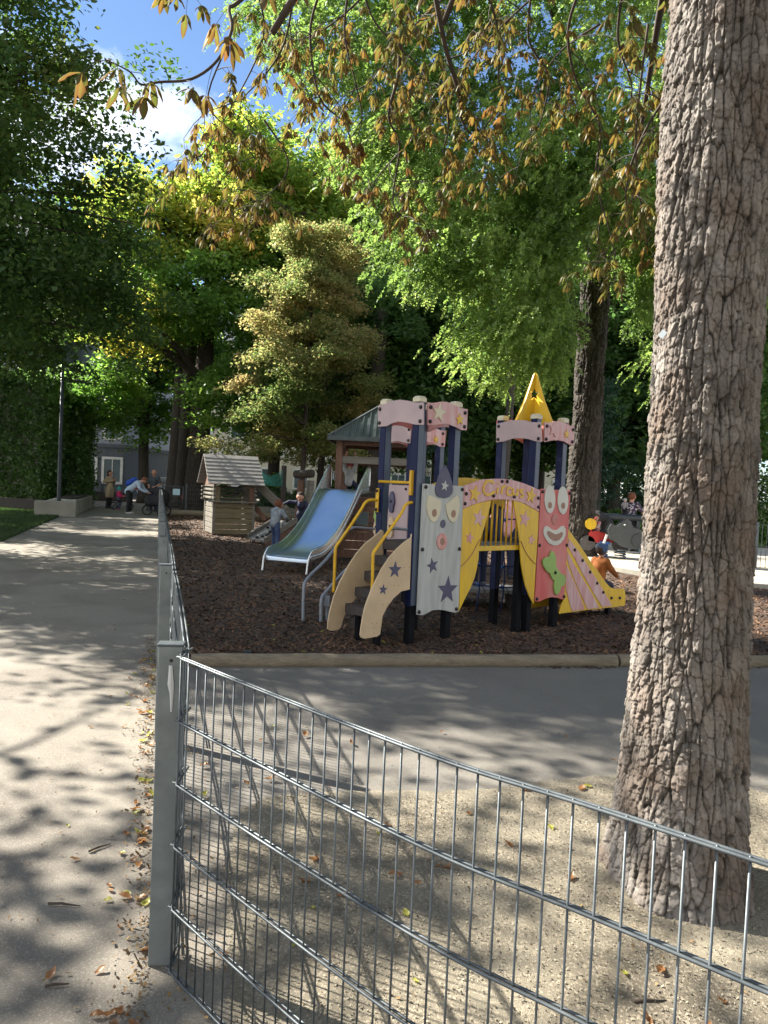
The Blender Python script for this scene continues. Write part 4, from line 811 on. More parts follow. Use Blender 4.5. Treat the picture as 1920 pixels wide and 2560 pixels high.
for pts, par in (([(88, 1585), (130, 1545), (180, 1480), (215, 1410), (238, 1372)], cl_), ([(549, 1388), (575, 1450), (610, 1510), (640, 1545), (668, 1566)], cr_)):
    stroke('groove', pts, .0018, par, M['tan'])
screws([(80, 1822), (79, 1878)], Z2, cl_, t=.016); screws([(645, 1782), (643, 1835)], Z2, cr_, t=.016)
f = f0
# rear yellow arch and curtain on the far side of the bridge, bars and beams between
BPl = Plane(FP.o+E2*(SD), E1, NF)
arc = [(p[0], p[1]) for p in pl_([(112, 968), (165, 948), (230, 925), (300, 913), (370, 911), (430, 914), (500, 925), (570, 945), (640, 973), (700, 1000), (690, 1165), (640, 1135), (580, 1102), (520, 1082), (450, 1072), (380, 1070), (320, 1075), (250, 1090), (180, 1111), (107, 1143)], Z2)]
plate('rear_arch_panel', [(p[0], p[1]+.0) for p in arc], 0, .016, M['yellow'], pl=BPl)
plate('rear_curtain_panel', [(arc[0][0], 1.6), (arc[0][0]+.34, 1.62), (arc[0][0]+.2, .9), (arc[0][0]+.28, .5), (arc[0][0]+.04, .36)], 0, .016, M['yellow'], pl=BPl)
for off in (-.045, -.50):
    BP = Plane(FP.o+NF*off, E1, NF); xa = FP.px(*Z2(232, 1440))[0]-.12; xb = FP.px(*Z2(545, 1440))[0]+.1; zb_ = FP.px(*Z2(400, 1447))[1]
    mb = MB(); mb.beam(sub(BP.at(xa, zb_)), sub(BP.at(xb, zb_)), .035, .055); mb.build('bridge_beam', M['yellow'], play, bevel=.003)
    mb = MB(); mb.beam(sub(BP.at(xa, 1.58)), sub(BP.at(xb, 1.58)), .03, .04); mb.build('top_rail', M['yellow'], play)
    k = 0; x = xa+.02
    while x < xb:
        mb = MB(); mb.tube([sub(BP.at(x, zb_+.02)), sub(BP.at(x, 1.57))], .010, 8); mb.build('guard_bar', M['ytube'], play, smooth='all'); x += .088
mb = MB(); a0 = FP.at(sb1+.03, .94, -.27); a1 = FP.at(sa2-.03, .94, -.27); n_ = 9
for i in range(n_):
    p = a0.lerp(a1, (i+.5)/n_); mb.box(sub(p), ((a1-a0).length/n_-.012, .44, .035), Matrix.Rotation(A40, 3, 'Z'))
mb.build('bridge_deck', M['weatherx'], play)
q = G(1298, 1567); mb = MB(); mb.box(sub((q.x, q.y+.25, .38)), (.08, .08, 1.1), Matrix.Rotation(A40, 3, 'Z')); mb.build('bridge_post', M['darkpost'], play)
# red clown panel
o = plate('clown_panel', pl_([(705, 988), (820, 996), (933, 1004), (906, 1440), (885, 1838), (860, 1835), (830, 1825), (790, 1820), (750, 1828), (710, 1848), (690, 1855), (658, 1850), (684, 1420)], Z2), 0, .018, M['red']); o['label'] = 'red clown face panel with tall white eyes, grin and green bow tie'
def ell(cx, cy, a, b, n=30): return pl_([(cx+a*math.cos(2*math.pi*i/n), cy+b*math.sin(2*math.pi*i/n)) for i in range(n)], Z2)
M['eyewhite'] = mat('off white plate', (.62, .61, .52), (.55, .54, .46), 5, .45); M['noser'] = mat('dull red disc', (.52, .14, .12), (.45, .2, .17), 20, .5)
for cx, cy in ((770, 1070), (870, 1078)): plate('eye', ell(cx, cy, 41, 107), f, f+.010, M['eyewhite'], o)
for cx, cy in ((769, 1115), (870, 1118)): plate('pupil', ell(cx, cy, 15, 25), f+.0105, f+.012, M['tan'], o, bevel=0)
plate('nose', ell(809, 1224, 23, 42), f, f+.008, M['noser'], o)
plate('mouth', pl_([(720, 1310), (728, 1280), (745, 1272), (765, 1283), (785, 1300), (805, 1307), (830, 1300), (850, 1278), (875, 1272), (890, 1295), (891, 1335), (878, 1375), (855, 1405), (825, 1423), (795, 1423), (760, 1405), (735, 1370), (722, 1340)], Z2), f, f+.010, M['eyewhite'], o)
plate('grin', pl_([(745, 1318), (760, 1310), (785, 1325), (810, 1338), (840, 1330), (858, 1318), (870, 1330), (862, 1355), (840, 1380), (815, 1390), (790, 1385), (765, 1365), (750, 1340)], Z2), f+.0105, f+.012, M['tan'], o, bevel=0)
bt = plate('bow_tie', pl_([(777, 1462), (800, 1480), (812, 1530), (810, 1580), (830, 1612), (850, 1637), (880, 1652), (886, 1690), (872, 1730), (850, 1737), (840, 1775), (820, 1806), (803, 1790), (795, 1740), (800, 1692), (783, 1680), (768, 1640), (740, 1620), (715, 1580), (708, 1540), (725, 1515), (762, 1507)], Z2), f+.002, f+.022, M['lime'], o)
bolts([(803, 1630)], Z2, bt, t=f+.022)
bolts([(717, 1011), (925, 1024), (693, 1422), (902, 1420), (672, 1833), (881, 1815)], Z2, o, t=f)
# slide of the clown tower: side panels, chute
sidep = pl_([(918, 1297), (945, 1337), (1000, 1412), (1080, 1532), (1160, 1642), (1210, 1712), (1240, 1745), (1275, 1757), (1345, 1755), (1358, 1800), (1358, 1850), (1350, 1885), (1262, 1898), (1100, 1915), (848, 1948), (865, 1880), (885, 1838), (906, 1440)], Z2)
sl = plate('slide_side', sidep, -.004, .014, M['yellow']); sl['label'] = 'yellow slide side with pink stripes fanning down'
for pts in ([(918, 1370), (1000, 1478), (1085, 1610), (1170, 1745), (1252, 1886), (1178, 1896), (1110, 1788), (1030, 1648), (955, 1505), (912, 1432)], [(909, 1470), (960, 1570), (1040, 1700), (1105, 1810), (1152, 1900), (1064, 1912), (1010, 1796), (960, 1680), (905, 1525)], [(902, 1572), (932, 1640), (972, 1730), (1012, 1830), (1042, 1914), (944, 1928), (920, 1850), (898, 1765), (895, 1700)]):
    plate('stripe', pl_(pts, Z2), .014, .020, M['pinkpale'], sl, bevel=.002)
bolts([(962, 1457), (1022, 1538), (1080, 1627), (1134, 1712), (1182, 1782)], Z2, sl, t=.020); bolts([(1247, 1826), (1311, 1826)], Z2, sl, t=.014); screws([(1280, 1848), (1282, 1872)], Z2, sl, t=.014)
plate('slide_side', sidep, -.46, -.442, M['yellow'])
# chute profile under the rail line
ch = pl_([(900, 1330), (950, 1410), (1000, 1480), (1080, 1600), (1160, 1712), (1215, 1782), (1255, 1812), (1300, 1822), (1352, 1822)], Z2)
mb = MB(); mb.prism(ch+[(a, z-.02) for a, z in ch[::-1]], sub(FP.o), E1, EZ, NF, -.44, -.006); mb.build('slide_chute', M['steel'], play)
for u_, v_ in ((1250, 1900),): 
    a, z_ = FP.px(*Z2(u_, v_)); 
    for off in (-.05, -.40): mb = MB(); mb.box(sub(FP.at(a+.0, .10, off)), (.06, .06, .5), Matrix.Rotation(A40, 3, 'Z')); mb.build('slide_leg', M['darkpost'], play)
# steps on the left face
near = pl_([(795, 1247), (790, 1277), (740, 1310), (680, 1365), (620, 1430), (560, 1520), (520, 1600), (490, 1660), (450, 1760), (425, 1830), (410, 1900), (395, 1990), (388, 2045), (396, 2070), (420, 2078), (520, 2062), (545, 2045), (553, 1990), (565, 1900), (600, 1830), (650, 1760), (710, 1705), (780, 1688)], Z1)
st = plate('stair_side', near, -.03, -.012, M['creamstr']); st['label'] = 'cream curved stair side with dark stars, nearer one'
for p, R_s, ro in (((661, 1533), .092, .05), ((567, 1689), .058, .1)): plate('star', star(FP.px(*Z1(*p)), R_s, ro), -.012, -.009, M['indigo'], st, bevel=0)
screws([(735, 1513), (774, 1511), (653, 1658), (690, 1655), (568, 1806), (607, 1803), (480, 1957), (520, 1953), (497, 1992), (496, 2035)], Z1, st, t=-.012)
FPb = Plane(FP.o+E2*.50, E1, NF)
far_ = pl_([(562, 1222), (545, 1215), (520, 1240), (480, 1275), (420, 1320), (350, 1400), (290, 1490), (220, 1620), (170, 1740), (140, 1850), (122, 1950), (120, 2000), (145, 2013), (200, 2008), (225, 1985), (250, 1900), (300, 1800), (400, 1700), (560, 1640)], Z1, FPb)
plate('stair_side', far_, -.009, .009, M['creamstr'], pl=FPb)
for k in range(5):
    z_ = .33+.165*k; s0 = -.475+.118*k; mb = MB(); Rz = Matrix.Rotation(A40, 3, 'Z')
    mb.box(sub(FP.at(s0+.02, z_-.045, -.268)), (.21, .445, .09), Rz); t_ = mb.build('stair_tread', M['tread'], play, bevel=.008)
    mb = MB(); mb.box(sub(FP.at(s0+.02, z_+.004, -.268)), (.205, .44, .008), Rz); mb.build('tread_top', M['treadtop'], t_, bevel=.003)
for off in (-.12, -.42): mb = MB(); mb.box(sub(FP.at(-.42, .12, off)), (.06, .06, .40), Matrix.Rotation(A40, 3, 'Z')); mb.build('stair_foot', M['darkpost'], play)
def rail(pts, pl, r=.0165, name='handrail', m=None, z=Z1, fl=None):
    P = [Vector((*pl.px(*z(*p)), 0)) for p in pts]; P = smoothpath(P, 5); mb = MB(); mb.tube([sub(pl.at(p.x, p.y, 0)) for p in P], r, 12); o = mb.build(name, m or M['ytube'], play, smooth='all'); return o
def flange(p, pl, parent, z=Z1, hh=.26):
    a, zz_ = pl.px(*z(*p)); mb = MB(); mb.box(sub(pl.at(a, zz_, 0)), (.012, .05, hh), Matrix.Rotation(A40, 3, 'Z')); o = mb.build('flange', M['ytube'], parent, bevel=.003)
    for s in (-1, 1): mb = MB(); mb.lathe(sub(pl.at(a-.006, zz_+s*hh*.4, 0)), [(.019, 0), (.019, .012), (.010, .022), (.001, .024)], 10, -E1); mb.build('bolt', M['bolt'], o, smooth=True)
HP = Plane(FP.o+NF*-.055, E1, NF); HPb = Plane(FP.o+E2*.60, E1, NF)
r_ = rail([(846, 1003), (800, 1000), (765, 1003), (735, 1025), (705, 1085), (600, 1235), (510, 1360), (487, 1395), (481, 1440), (478, 1600), (470, 1750), (465, 1893)], HP); flange((838, 1003), HP, r_)
r_ = rail([(522, 981), (480, 979), (445, 984), (418, 1005), (385, 1060), (300, 1190), (215, 1310), (190, 1350), (183, 1400), (178, 1560), (170, 1710)], HPb); flange((515, 981), HPb, r_)
# guard bar across the step opening
mb = MB(); a = N1-E1*.06+EZ*1.63; b = L1-E1*.06+EZ*1.63; mb.tube([sub(a), sub(b)], .016, 10); r_ = mb.build('guard_bar', M['ytube'], play, smooth='all')
mb = MB(); mb.box(sub(a-EZ*.0), (.05, .03, .26), Matrix.Rotation(A40, 3, 'Z')); mb.build('flange', M['ytube'], r_, bevel=.003)
# climbing wall of the rear tower with bolted holds
P3l = Plane(N3-E1*.055, E2, -E1)
cw = plate('climbing_panel', [(-.05, .78), (.62, .78), (.62, 1.60), (-.05, 1.60)], 0, .018, M['mauve'], pl=P3l); bolts([(.0, 1.55), (.0, .83)], None, cw, P3l, .018)
for a, z_, pts, mm in ((.27, 1.33, None, M['indigo']), (.26, .98, None, M['creamstr']), (.57, 1.15, None, M['lime']), (.57, .95, None, M['creamstr'])):
    P = [(a+math.sin(t)*(.07 if math.cos(t) > 0 else .045), z_+math.cos(t)*.15+(.03*math.cos(2*t))) for t in [2*math.pi*i/20 for i in range(20)]]
    h = plate('hold', P, .018, .05, mm, cw, pl=P3l); bolts([(a, z_+.04)], None, h, P3l, .05)
# grey handrails of the rear ladder
GPs = []
for pts in ([(780, 1215), (700, 1207), (650, 1205), (610, 1225), (560, 1270), (400, 1420), (300, 1540), (110, 1720), (80, 1760), (72, 1800), (70, 1945)],):
    pass
def grail(pts, ys, z=Z1):
    P = [Vector(D(*z(*p), y)) for p, y in zip(pts, ys)]; mb = MB(); mb.tube([sub(p) for p in smoothpath(P, 5)], .019, 10); return mb.build('handrail', M['greytube'], play, smooth='all')
grail([(490, 1208), (400, 1200), (335, 1196), (305, 1208), (260, 1240), (120, 1440), (0, 1560), (-50, 1620), (-62, 1660), (-68, 1780), (-70, 1935)], [10.3, 9.9, 9.6, 9.5, 9.4, 8.9, 8.6, 8.5, 8.45, 8.42, 8.4])
grail([(782, 1216), (700, 1208), (640, 1206), (600, 1225), (560, 1262), (270, 1530), (110, 1705), (80, 1745), (72, 1800), (70, 1945)], [9.9, 9.7, 9.5, 9.4, 9.2, 8.7, 8.5, 8.45, 8.42, 8.4])
grail([(110, 1710), (118, 1760), (120, 1930)], [8.6, 8.6, 8.6])
mb = MB(); mb.box(sub(D(*Z1(105, 1775), 8.5)), (.10, .05, .12)); mb.build('step_plate', M['greytube'], play)
# rope net behind the bridge
net = thing('rope_net', 'blue rope climbing net hanging below the bridge behind the curtains', 'climbing net', (1.6, 9.9, 0))
mb = MB()
for k, z_ in enumerate((.35, .62, .95, 1.25)): mb.tube([Vector((x, 9.95+.12*math.sin(x*3+k), z_-.05*math.sin((x-1.0)*2.6)))-net.location for x in np.linspace(.9, 2.3, 12)], .010, 6)
for x in (1.0, 1.3, 1.62, 1.95, 2.25): mb.tube([Vector((x+.03*math.sin(z*4), 9.95+.1*math.sin(x*3), z))-net.location for z in np.linspace(-.05, 1.5, 8)], .010, 6)
mb.build('ropes', M['rope'], net, smooth='all'); mb = MB()
for z_ in (.35, .62, .95, 1.25):
    for x in (1.0, 1.3, 1.62, 1.95, 2.25): mb.ball(Vector((x, 9.95+.1*math.sin(x*3), z_-.05*math.sin((x-1)*2.6)))-net.location, .026, 8)
mb.build('knots', M['blue'], net, smooth='all')
wp = thing('wooden_platform', 'low grey wooden step platform behind the arch', 'platform', (1.45, 10.4, 0)); mb = MB()
for i in range(4): mb.box((-.5+.32*i, 0, .20), (.30, .62, .05))
mb.build('boards', M['weatherx'], wp, bevel=.004); mb = MB()
for x in (-.5, .4): mb = MB(); mb.box((x, 0, .07), (.1, .5, .22)); mb.build('support', M['darkwood'], wp)
# ------------------------------------------------------------------ timber shelter with steel slide
sh = thing('timber_shelter', 'brown timber play shelter with dark metal hip roof and a wide steel slide', 'play shelter', (-.2, 16.2, 0)); SL = sh.location
def ls(p): return Vector(p)-SL
cs = [(-.99, 15.5), (.55, 15.45), (-.95, 17.0), (.6, 16.95)]
for x, y in cs: mb = MB(); mb.box(ls((x, y, 1.23)), (.13, .13, 2.5)); mb.build('corner_post', M['brownwood'], sh, bevel=.008)
for z in (2.44, 2.08):
    for a, b in ((0, 1), (2, 3), (0, 2), (1, 3)):
        A = Vector((*cs[a], z)); B = Vector((*cs[b], z)); d = (B-A).normalized()*.066; mb = MB(); mb.beam(ls(A+d), ls(B-d), .06, .15 if z < 2.3 else .12); mb.build('beam', M['weather'] if z < 2.3 and a == 0 else M['brownwood'], sh, bevel=.004)
ax = Vector((-.15, 16.2, 3.32)); ec = [Vector((-1.22, 15.22, 2.54)), Vector((.85, 15.18, 2.54)), Vector((.9, 17.2, 2.54)), Vector((-1.18, 17.25, 2.54))]; rmb = MB()
for i in range(4):
    a, b = ec[i], ec[(i+1) % 4]; n_ = 15
    rmb.add([ls(a), ls(b), ls(ax)], [(0, 1, 2)]); nn = (b-a).cross(ax-a).normalized(); rmb.add([ls(a)-nn*.02, ls(b)-nn*.02, ls(ax)-nn*.02], [(2, 1, 0)])
    for k in range(n_+1):
        t = k/n_; p = a.lerp(b, t)
        # rib runs straight up the slope until it meets the hip
        up = (ax-(a+b)/2); s = 1-abs(2*t-1)
        if s > .04: rmb.beam(ls(p)+nn*.012, ls(p+up*s)+nn*.012, .022, .03, up=nn)
    rmb.beam(ls(a)-EZ*.03, ls(b)-EZ*.03, .025, .09)
    rmb.beam(ls(a)+nn*.01, ls(ax)+nn*.01, .05, .04)
rmb.build('roof', M['rooftin'], sh)
mb = MB(); mb.box(ls((-.2, 16.2, 1.40)), (1.4, 1.4, .06)); mb.build('deck', M['darkwood'], sh)
for i in range(7):
    z = .12+.185*i; mb = MB(); mb.box(ls((-.22, 15.47+.004*(i % 2), z)), (1.42, .035, .172)); mb.build('wall_plank', M['brownwood'], sh, bevel=.004)
for i in range(7): mb = MB(); mb.box(ls((.59, 16.2, .12+.185*i)), (.035, 1.36, .172)); mb.build('wall_plank', M['brownwood'], sh, bevel=.004)
q = D(905, 1296, 15.3); mb = MB(); mb.box(ls(q), (.24, .02, .26)); mb.build('clear_pane', M['glass'], sh); mb = MB()
for x in (-1, 1): mb.box(ls(q)+Vector((x*.125, -.005, 0)), (.012, .025, .28)); mb.box(ls(q)+Vector((0, -.005, x*.135)), (.24, .025, .012))
mb.build('pane_frame', M['weather'], sh)
# slide
Tp = Vector((-.84, 15.0, 1.46)); dS = Vector((-.36, -.933, 0)).normalized(); pS = Vector((.933, -.36, 0)).normalized(); hw = .43; Lg = 2.25
prof = [(-.32, 1.46), (0, 1.46), (.10, 1.43), (.3, 1.26), (.6, .98), (.9, .73), (1.2, .53), (1.5, .39), (1.75, .31), (2.0, .285), (2.2, .27), (2.25, .24), (2.26, .17)]
pp = smoothpath([Vector((a, b, 0)) for a, b in prof], 5); mb = MB(); V = []; Fa = []
for p in pp:
    for s in (-1, -.97, .97, 1): V.append(ls(Tp*1.0+dS*p.x+pS*(s*hw)+EZ*(p.y-1.46+ (.03 if abs(s) == 1 else 0))))
for i in range(len(pp)-1):
    for k in range(3): a = i*4+k; Fa.append((a, a+4, a+5, a+1))
mb.add(V, Fa); sl_ = mb.build('slide_bed', M['slidebed'], sh, smooth=True); sd_ = sl_.modifiers.new('thick', 'SOLIDIFY'); sd_.thickness = .012
for s in (-1, 1):
    top = [(-.31, .03), (-.31, .40), (-.27, .47), (-.20, .46), (0, .29), (.30, .20), (.6, .17), (.9, .165), (1.2, .16), (1.5, .15), (1.75, .14), (2.0, .13), (2.2, .11), (2.30, .02), (2.33, -.10), (2.36, -.29)]
    def bz_(x):
        for a, b in zip(pp[:-1], pp[1:]):
            if a.x <= x <= b.x: return a.y+(b.y-a.y)*(x-a.x)/(b.x-a.x+1e-6)
        return .24
    tp = [Vector((x, bz_(min(max(x, -.3), 2.24))+h_, 0)) for x, h_ in top]; tps = smoothpath(tp, 4)
    P = [ls(Tp+dS*p.x+pS*(s*hw*1.01)+EZ*(p.y-1.46)) for p in tps]; mb = MB(); mb.tube(P, .017, 8); mb.build('slide_rim', M['steel'], sl_.parent, smooth='all')
    pts = [(p.x, p.y) for p in tps if p.x < 2.3]; bot = [(x, bz_(x)-.05) for x in (2.2, 2.0, 1.75, 1.5, 1.2, .9, .6, .3, .1, -.30)]
    mb = MB(); mb.prism([(a, b-1.46) for a, b in pts]+[(a, b-1.46) for a, b in bot], ls(Tp)+pS*(s*hw), dS, EZ, pS, -.006, .006); mb.build('slide_side', M['steel'], sh)
# ------------------------------------------------------------------ wooden playhouse
c0 = G(531, 1336); c1 = G(633, 1337.5); hx = (c1-c0).normalized(); hy = Vector((-hx.y, hx.x, 0)); W = (c1-c0).length; DP = 1.35
ph = thing('playhouse', 'small weathered wooden playhouse with plank walls and a steep board roof', 'playhouse', c0)
RM = Matrix((hx, hy, EZ)).transposed()
def hp(a, b, z): return hx*a+hy*b+EZ*z
for i in range(6):
    z = .075+.148*i; mb = MB(); mb.box(hp(W/2, .03+rnd.uniform(-.006, .006), z), (W+rnd.uniform(-.02, .02), .06, .137), RM); mb.build('front_plank', M['greenwood'], ph, bevel=.014)
    mb = MB(); mb.box(hp(-.0+.03, DP/2+.03, z), (.06, DP-.06, .137), RM); mb.build('side_plank', M['weather'], ph, bevel=.014)
    mb = MB(); mb.box(hp(W-.03, DP/2+.03, z), (.06, DP-.06, .142), RM); mb.build('side_plank', M['weather'], ph, bevel=.006)
for i in range(4):
    z = .96+.115*i
    for b in (DP-.03,): mb = MB(); mb.box(hp(W/2, b, z), (W+.25, .07, .06), RM); mb.build('log_slat', M['weather'], ph, bevel=.01)
    for a in (.0, W): mb = MB(); mb.box(hp(a, DP/2, z+.05), (.07, DP+.25, .06), RM); mb.build('log_slat', M['weather'], ph, bevel=.01)
for a, w_ in ((.10, .13), (W-.10, .13)): mb = MB(); mb.box(hp(a, -.02, 1.10), (w_, .05, .47), RM); mb.build('window_post', M['greenwood'] if a < .5 else M['brownwood'], ph, bevel=.006)
mb = MB(); mb.box(hp(W/2-.05, -.06, .92), (W+.2, .12, .04), RM); mb.build('counter', M['weather'], ph, bevel=.005)
for a in (0.02, W-.02):
    for b in (.03, DP-.03): mb = MB(); mb.box(hp(a, b, .72), (.08, .08, 1.40), RM); mb.build('corner_post', M['weather'], ph, bevel=.006)
er, rz_ = 1.40, 2.22
for sgn in (0, 1):
    for i in range(8):
        t0_, t1_ = i/8, (i+1)/8; y0_, y1_ = (-.28, DP/2) if sgn == 0 else (DP+.28, DP/2)
        A = hp(W/2, y0_+(y1_-y0_)*t0_, er+(rz_-er)*t0_); B = hp(W/2, y0_+(y1_-y0_)*t1_, er+(rz_-er)*t1_); mid = (A+B)/2; dd = (B-A); ln = dd.length; dd.normalize(); nn = hx.cross(dd).normalized()
        if nn.z < 0: nn = -nn
        Mx = Matrix((hx, dd, nn)).transposed(); mb = MB(); mb.box(mid+nn*(.012-.0*i), (W+.42, ln*1.12, .026), Matrix((hx, (dd-nn*.09).normalized(), nn)).transposed()); mb.build('roof_board', M['weatherx'], ph, bevel=.004)
for a in (-.02, W+.02): mb = MB(); mb.prism([(-.15, 1.36), (DP+.15, 1.36), (DP/2, 2.12)], (hx*a), hy, EZ, hx, -.015, .015); mb.build('gable', M['brownwood'], ph)
# chute / ladder beam down from the playhouse, posts
lb_ = thing('timber_ramp', 'grey timber ramp running down from the playhouse eave to two posts', 'ramp', (-3.0, 21.6, 0)); o_ = lb_.location
for dy in (0, .5):
    A = Vector(D(649, 1214, 21.2+dy)); B = Vector(D(716, 1275, 21.0+dy)); mb = MB(); mb.beam(A-o_, B-o_, .07, .20); mb.build('side_beam', M['weather'], lb_, bevel=.006)
A = Vector(D(651, 1222, 21.4)); B = Vector(D(716, 1283, 21.2)); mb = MB(); mb.beam(A-o_, B-o_, .5, .03); mb.build('deck', M['weather'], lb_)
for u in (701, 710): q = Vector(D(u, 1290, 21.0+(u-701)*.05)); mb = MB(); mb.box((q.x-o_.x, q.y-o_.y, .42), (.09, .09, .95)); mb.build('post', M['greenwood'], lb_, bevel=.006)
A = Vector(D(636, 1265, 21.1)); B = Vector(D(664, 1300, 21.0)); mb = MB(); mb.beam(A-o_, B-o_, .06, .12); mb.build('brace', M['brownwood'], lb_)
# climbing ramp with holds
cr0 = Vector(D(621, 1344, 18.6)); cr1 = Vector(D(663, 1354, 18.1)); cr3 = Vector(D(690, 1300, 20.0)); cr2 = Vector(D(742, 1303, 19.3))
cw = thing('climbing_ramp', 'sloping climbing ramp of pale boards with dark bolted holds', 'climbing ramp', (cr0.x, cr0.y, 0)); o_ = cw.location
nn = (cr1-cr0).cross(cr3-cr0).normalized(); nn = nn if nn.z > 0 else -nn
n_ = 5
for i in range(n_):
    a = cr0.lerp(cr1, i/n_+.01)-o_; b = cr0.lerp(cr1, (i+1)/n_-.01)-o_; c = cr3.lerp(cr2, (i+1)/n_-.01)-o_; d = cr3.lerp(cr2, i/n_+.01)-o_; mb = MB(); mb.add([a, b, c, d, a-nn*.04, b-nn*.04, c-nn*.04, d-nn*.04], [(0, 1, 2, 3), (7, 6, 5, 4), (0, 4, 5, 1), (1, 5, 6, 2), (2, 6, 7, 3), (3, 7, 4, 0)]); mb.build('board', M['weatherx'], cw)
for a, b in ((cr0, cr3), (cr1, cr2)): mb = MB(); mb.beam(a-o_+nn*.03, b-o_+nn*.03, .06, .14); mb.build('side_beam', M['weather'], cw, bevel=.005)
mb = MB(); mb.beam(cr1-o_-EZ*.12, cr2-o_-EZ*.2, .05, .2); mb.build('lower_beam', M['brownwood'], cw)
for p in (cr0.lerp(cr1, .3), cr0.lerp(cr1, .9), cr3, cr2): mb = MB(); mb.box((p.x-o_.x, p.y-o_.y, (p.z-.1)/2), (.07, .07, max(.12, p.z-.02))); mb.build('leg', M['darkwood'], cw)
for k in range(12):
    s, t = rnd.uniform(.12, .88), (k+.6)/12.5; p = cr0.lerp(cr1, s).lerp(cr3.lerp(cr2, s), t)-o_; mb = MB(); mb.ball(p+nn*.03, .05, 8, (1, .7, .6)); mb.build('hold', M['black'], cw, smooth='all')
# log swing post behind
sw_ = thing('log_swing', 'log swing frame with a dark round crossbar, two posts and hanging ropes', 'swing', (-2.6, 25, 0)); o_ = sw_.location
A, B = Vector(D(739, 1186, 25)), Vector(D(781, 1184, 24.6)); mb = MB(); mb.tube([A-o_, B-o_], .14, 14); mb.build('crossbar', M['barkdark'], sw_, smooth='all')
for u, m_ in ((747, 'brownwood'), (771, 'weather')): p = Vector(D(u, 1240, 24.9)); mb = MB(); mb.tube([(p.x-o_.x, p.y-o_.y, -.05), (p.x-o_.x+.06, p.y-o_.y, 1.62)], .12, 12); mb.build('post', M[m_], sw_, smooth='all')
for u in (757, 762): p = Vector(D(u, 1240, 24.7)); mb = MB(); mb.tube([(p.x-o_.x, p.y-o_.y, .35), (p.x-o_.x+.08, p.y-o_.y, 1.55)], .015, 6); mb.build('rope', M['weather'], sw_)
nt_ = thing('climbing_net', 'green climbing net strung between playhouse and a dark post', 'net', (-4.0, 25, 0)); o_ = nt_.location; mb = MB()
cA, cB, cC, cD = Vector(D(648, 1176, 23)), Vector(D(706, 1176, 26)), Vector(D(706, 1216, 26)), Vector(D(660, 1212, 23))
for i in range(13): t = i/12; mb.tube([cA.lerp(cB, t)-o_-EZ*(.2*math.sin(math.pi*t)), cD.lerp(cC, t)-o_], .009, 4)
for i in range(9): t = i/8; mb.tube([cA.lerp(cD, t).lerp(cB.lerp(cC, t), s)-o_-EZ*(.2*math.sin(math.pi*s)*(1-t)) for s in (0, .25, .5, .75, 1)], .009, 4)
mb.build('mesh', M['netgreen'], nt_); mb = MB(); p = Vector(D(708, 1230, 26.1)); mb.tube([(p.x-o_.x, p.y-o_.y, -.05), (p.x-o_.x, p.y-o_.y, 2.1)], .09, 10); mb.build('post', M['darkwood'], nt_, smooth='all')
# ------------------------------------------------------------------ gate and back fence
gx, gy = fx(31.2)+.15, 31.4
gt = thing('gate', 'grey framed wire gate with a pale blue notice at the end of the play area', 'gate', (gx, gy, 0)); mb = MB()
for a, b in (((0, 0, .05), (0, 0, 1.12)), ((.78, 0, .05), (.78, 0, 1.12)), ((0, 0, 1.12), (.78, 0, 1.12)), ((0, 0, .05), (.78, 0, .05))): mb.tube([a, b], .022, 8)
mb.build('frame', M['galv'], gt, smooth='all'); wire_panel(gt, (0.02, 0), (.77, 0), 0, h=1.08, step=.06, rb=.004, rr=.004, z0=.1, rows=6)
M['notice'] = mat('pale blue notice', (.35, .55, .65), (.5, .65, .7), 14, .5); mb = MB(); mb.box((.50, -.03, .88), (.30, .008, .26)); mb.build('notice', M['notice'], gt)
for x in (-.09, .92): fpost(gt, (x, 0), h=1.25, m=M['galv'])
bf = thing('mesh_fence', 'galvanised mesh fence closing the back of the play area behind the playhouse', 'fence', (gx+1, gy, 0))
for k in range(7):
    a = (k*2.4, .12*k); b = (k*2.4+2.4, .12*k+.12)
    if k: fpost(bf, a, h=1.25, w=.08, m=M['galv'])
    wire_panel(bf, a, b, 0, h=1.2, step=.09, rb=.0055, rr=.005, rows=7)
bf.location.x -= .0
mb = MB(); mb.box((-1.6+.0, 31.75, .2), (8.4, .12, .42)); tag(mb.build('low_wall', M['concrete']), 'low concrete wall behind the back fence', 'wall')
rf = thing('mesh_fence', 'grey bar fence on the pale court right of the foreground trunk', 'fence', (8.9, 17.6, 0))
for k in range(4):
    a = (k*2.2, -.5*k); b = (k*2.2+2.2, -.5*k-.5); fpost(rf, a, h=1.1, w=.06, m=M['galv']); wire_panel(rf, a, b, 0, h=1.05, step=.11, rb=.008, rr=.006, rows=3)
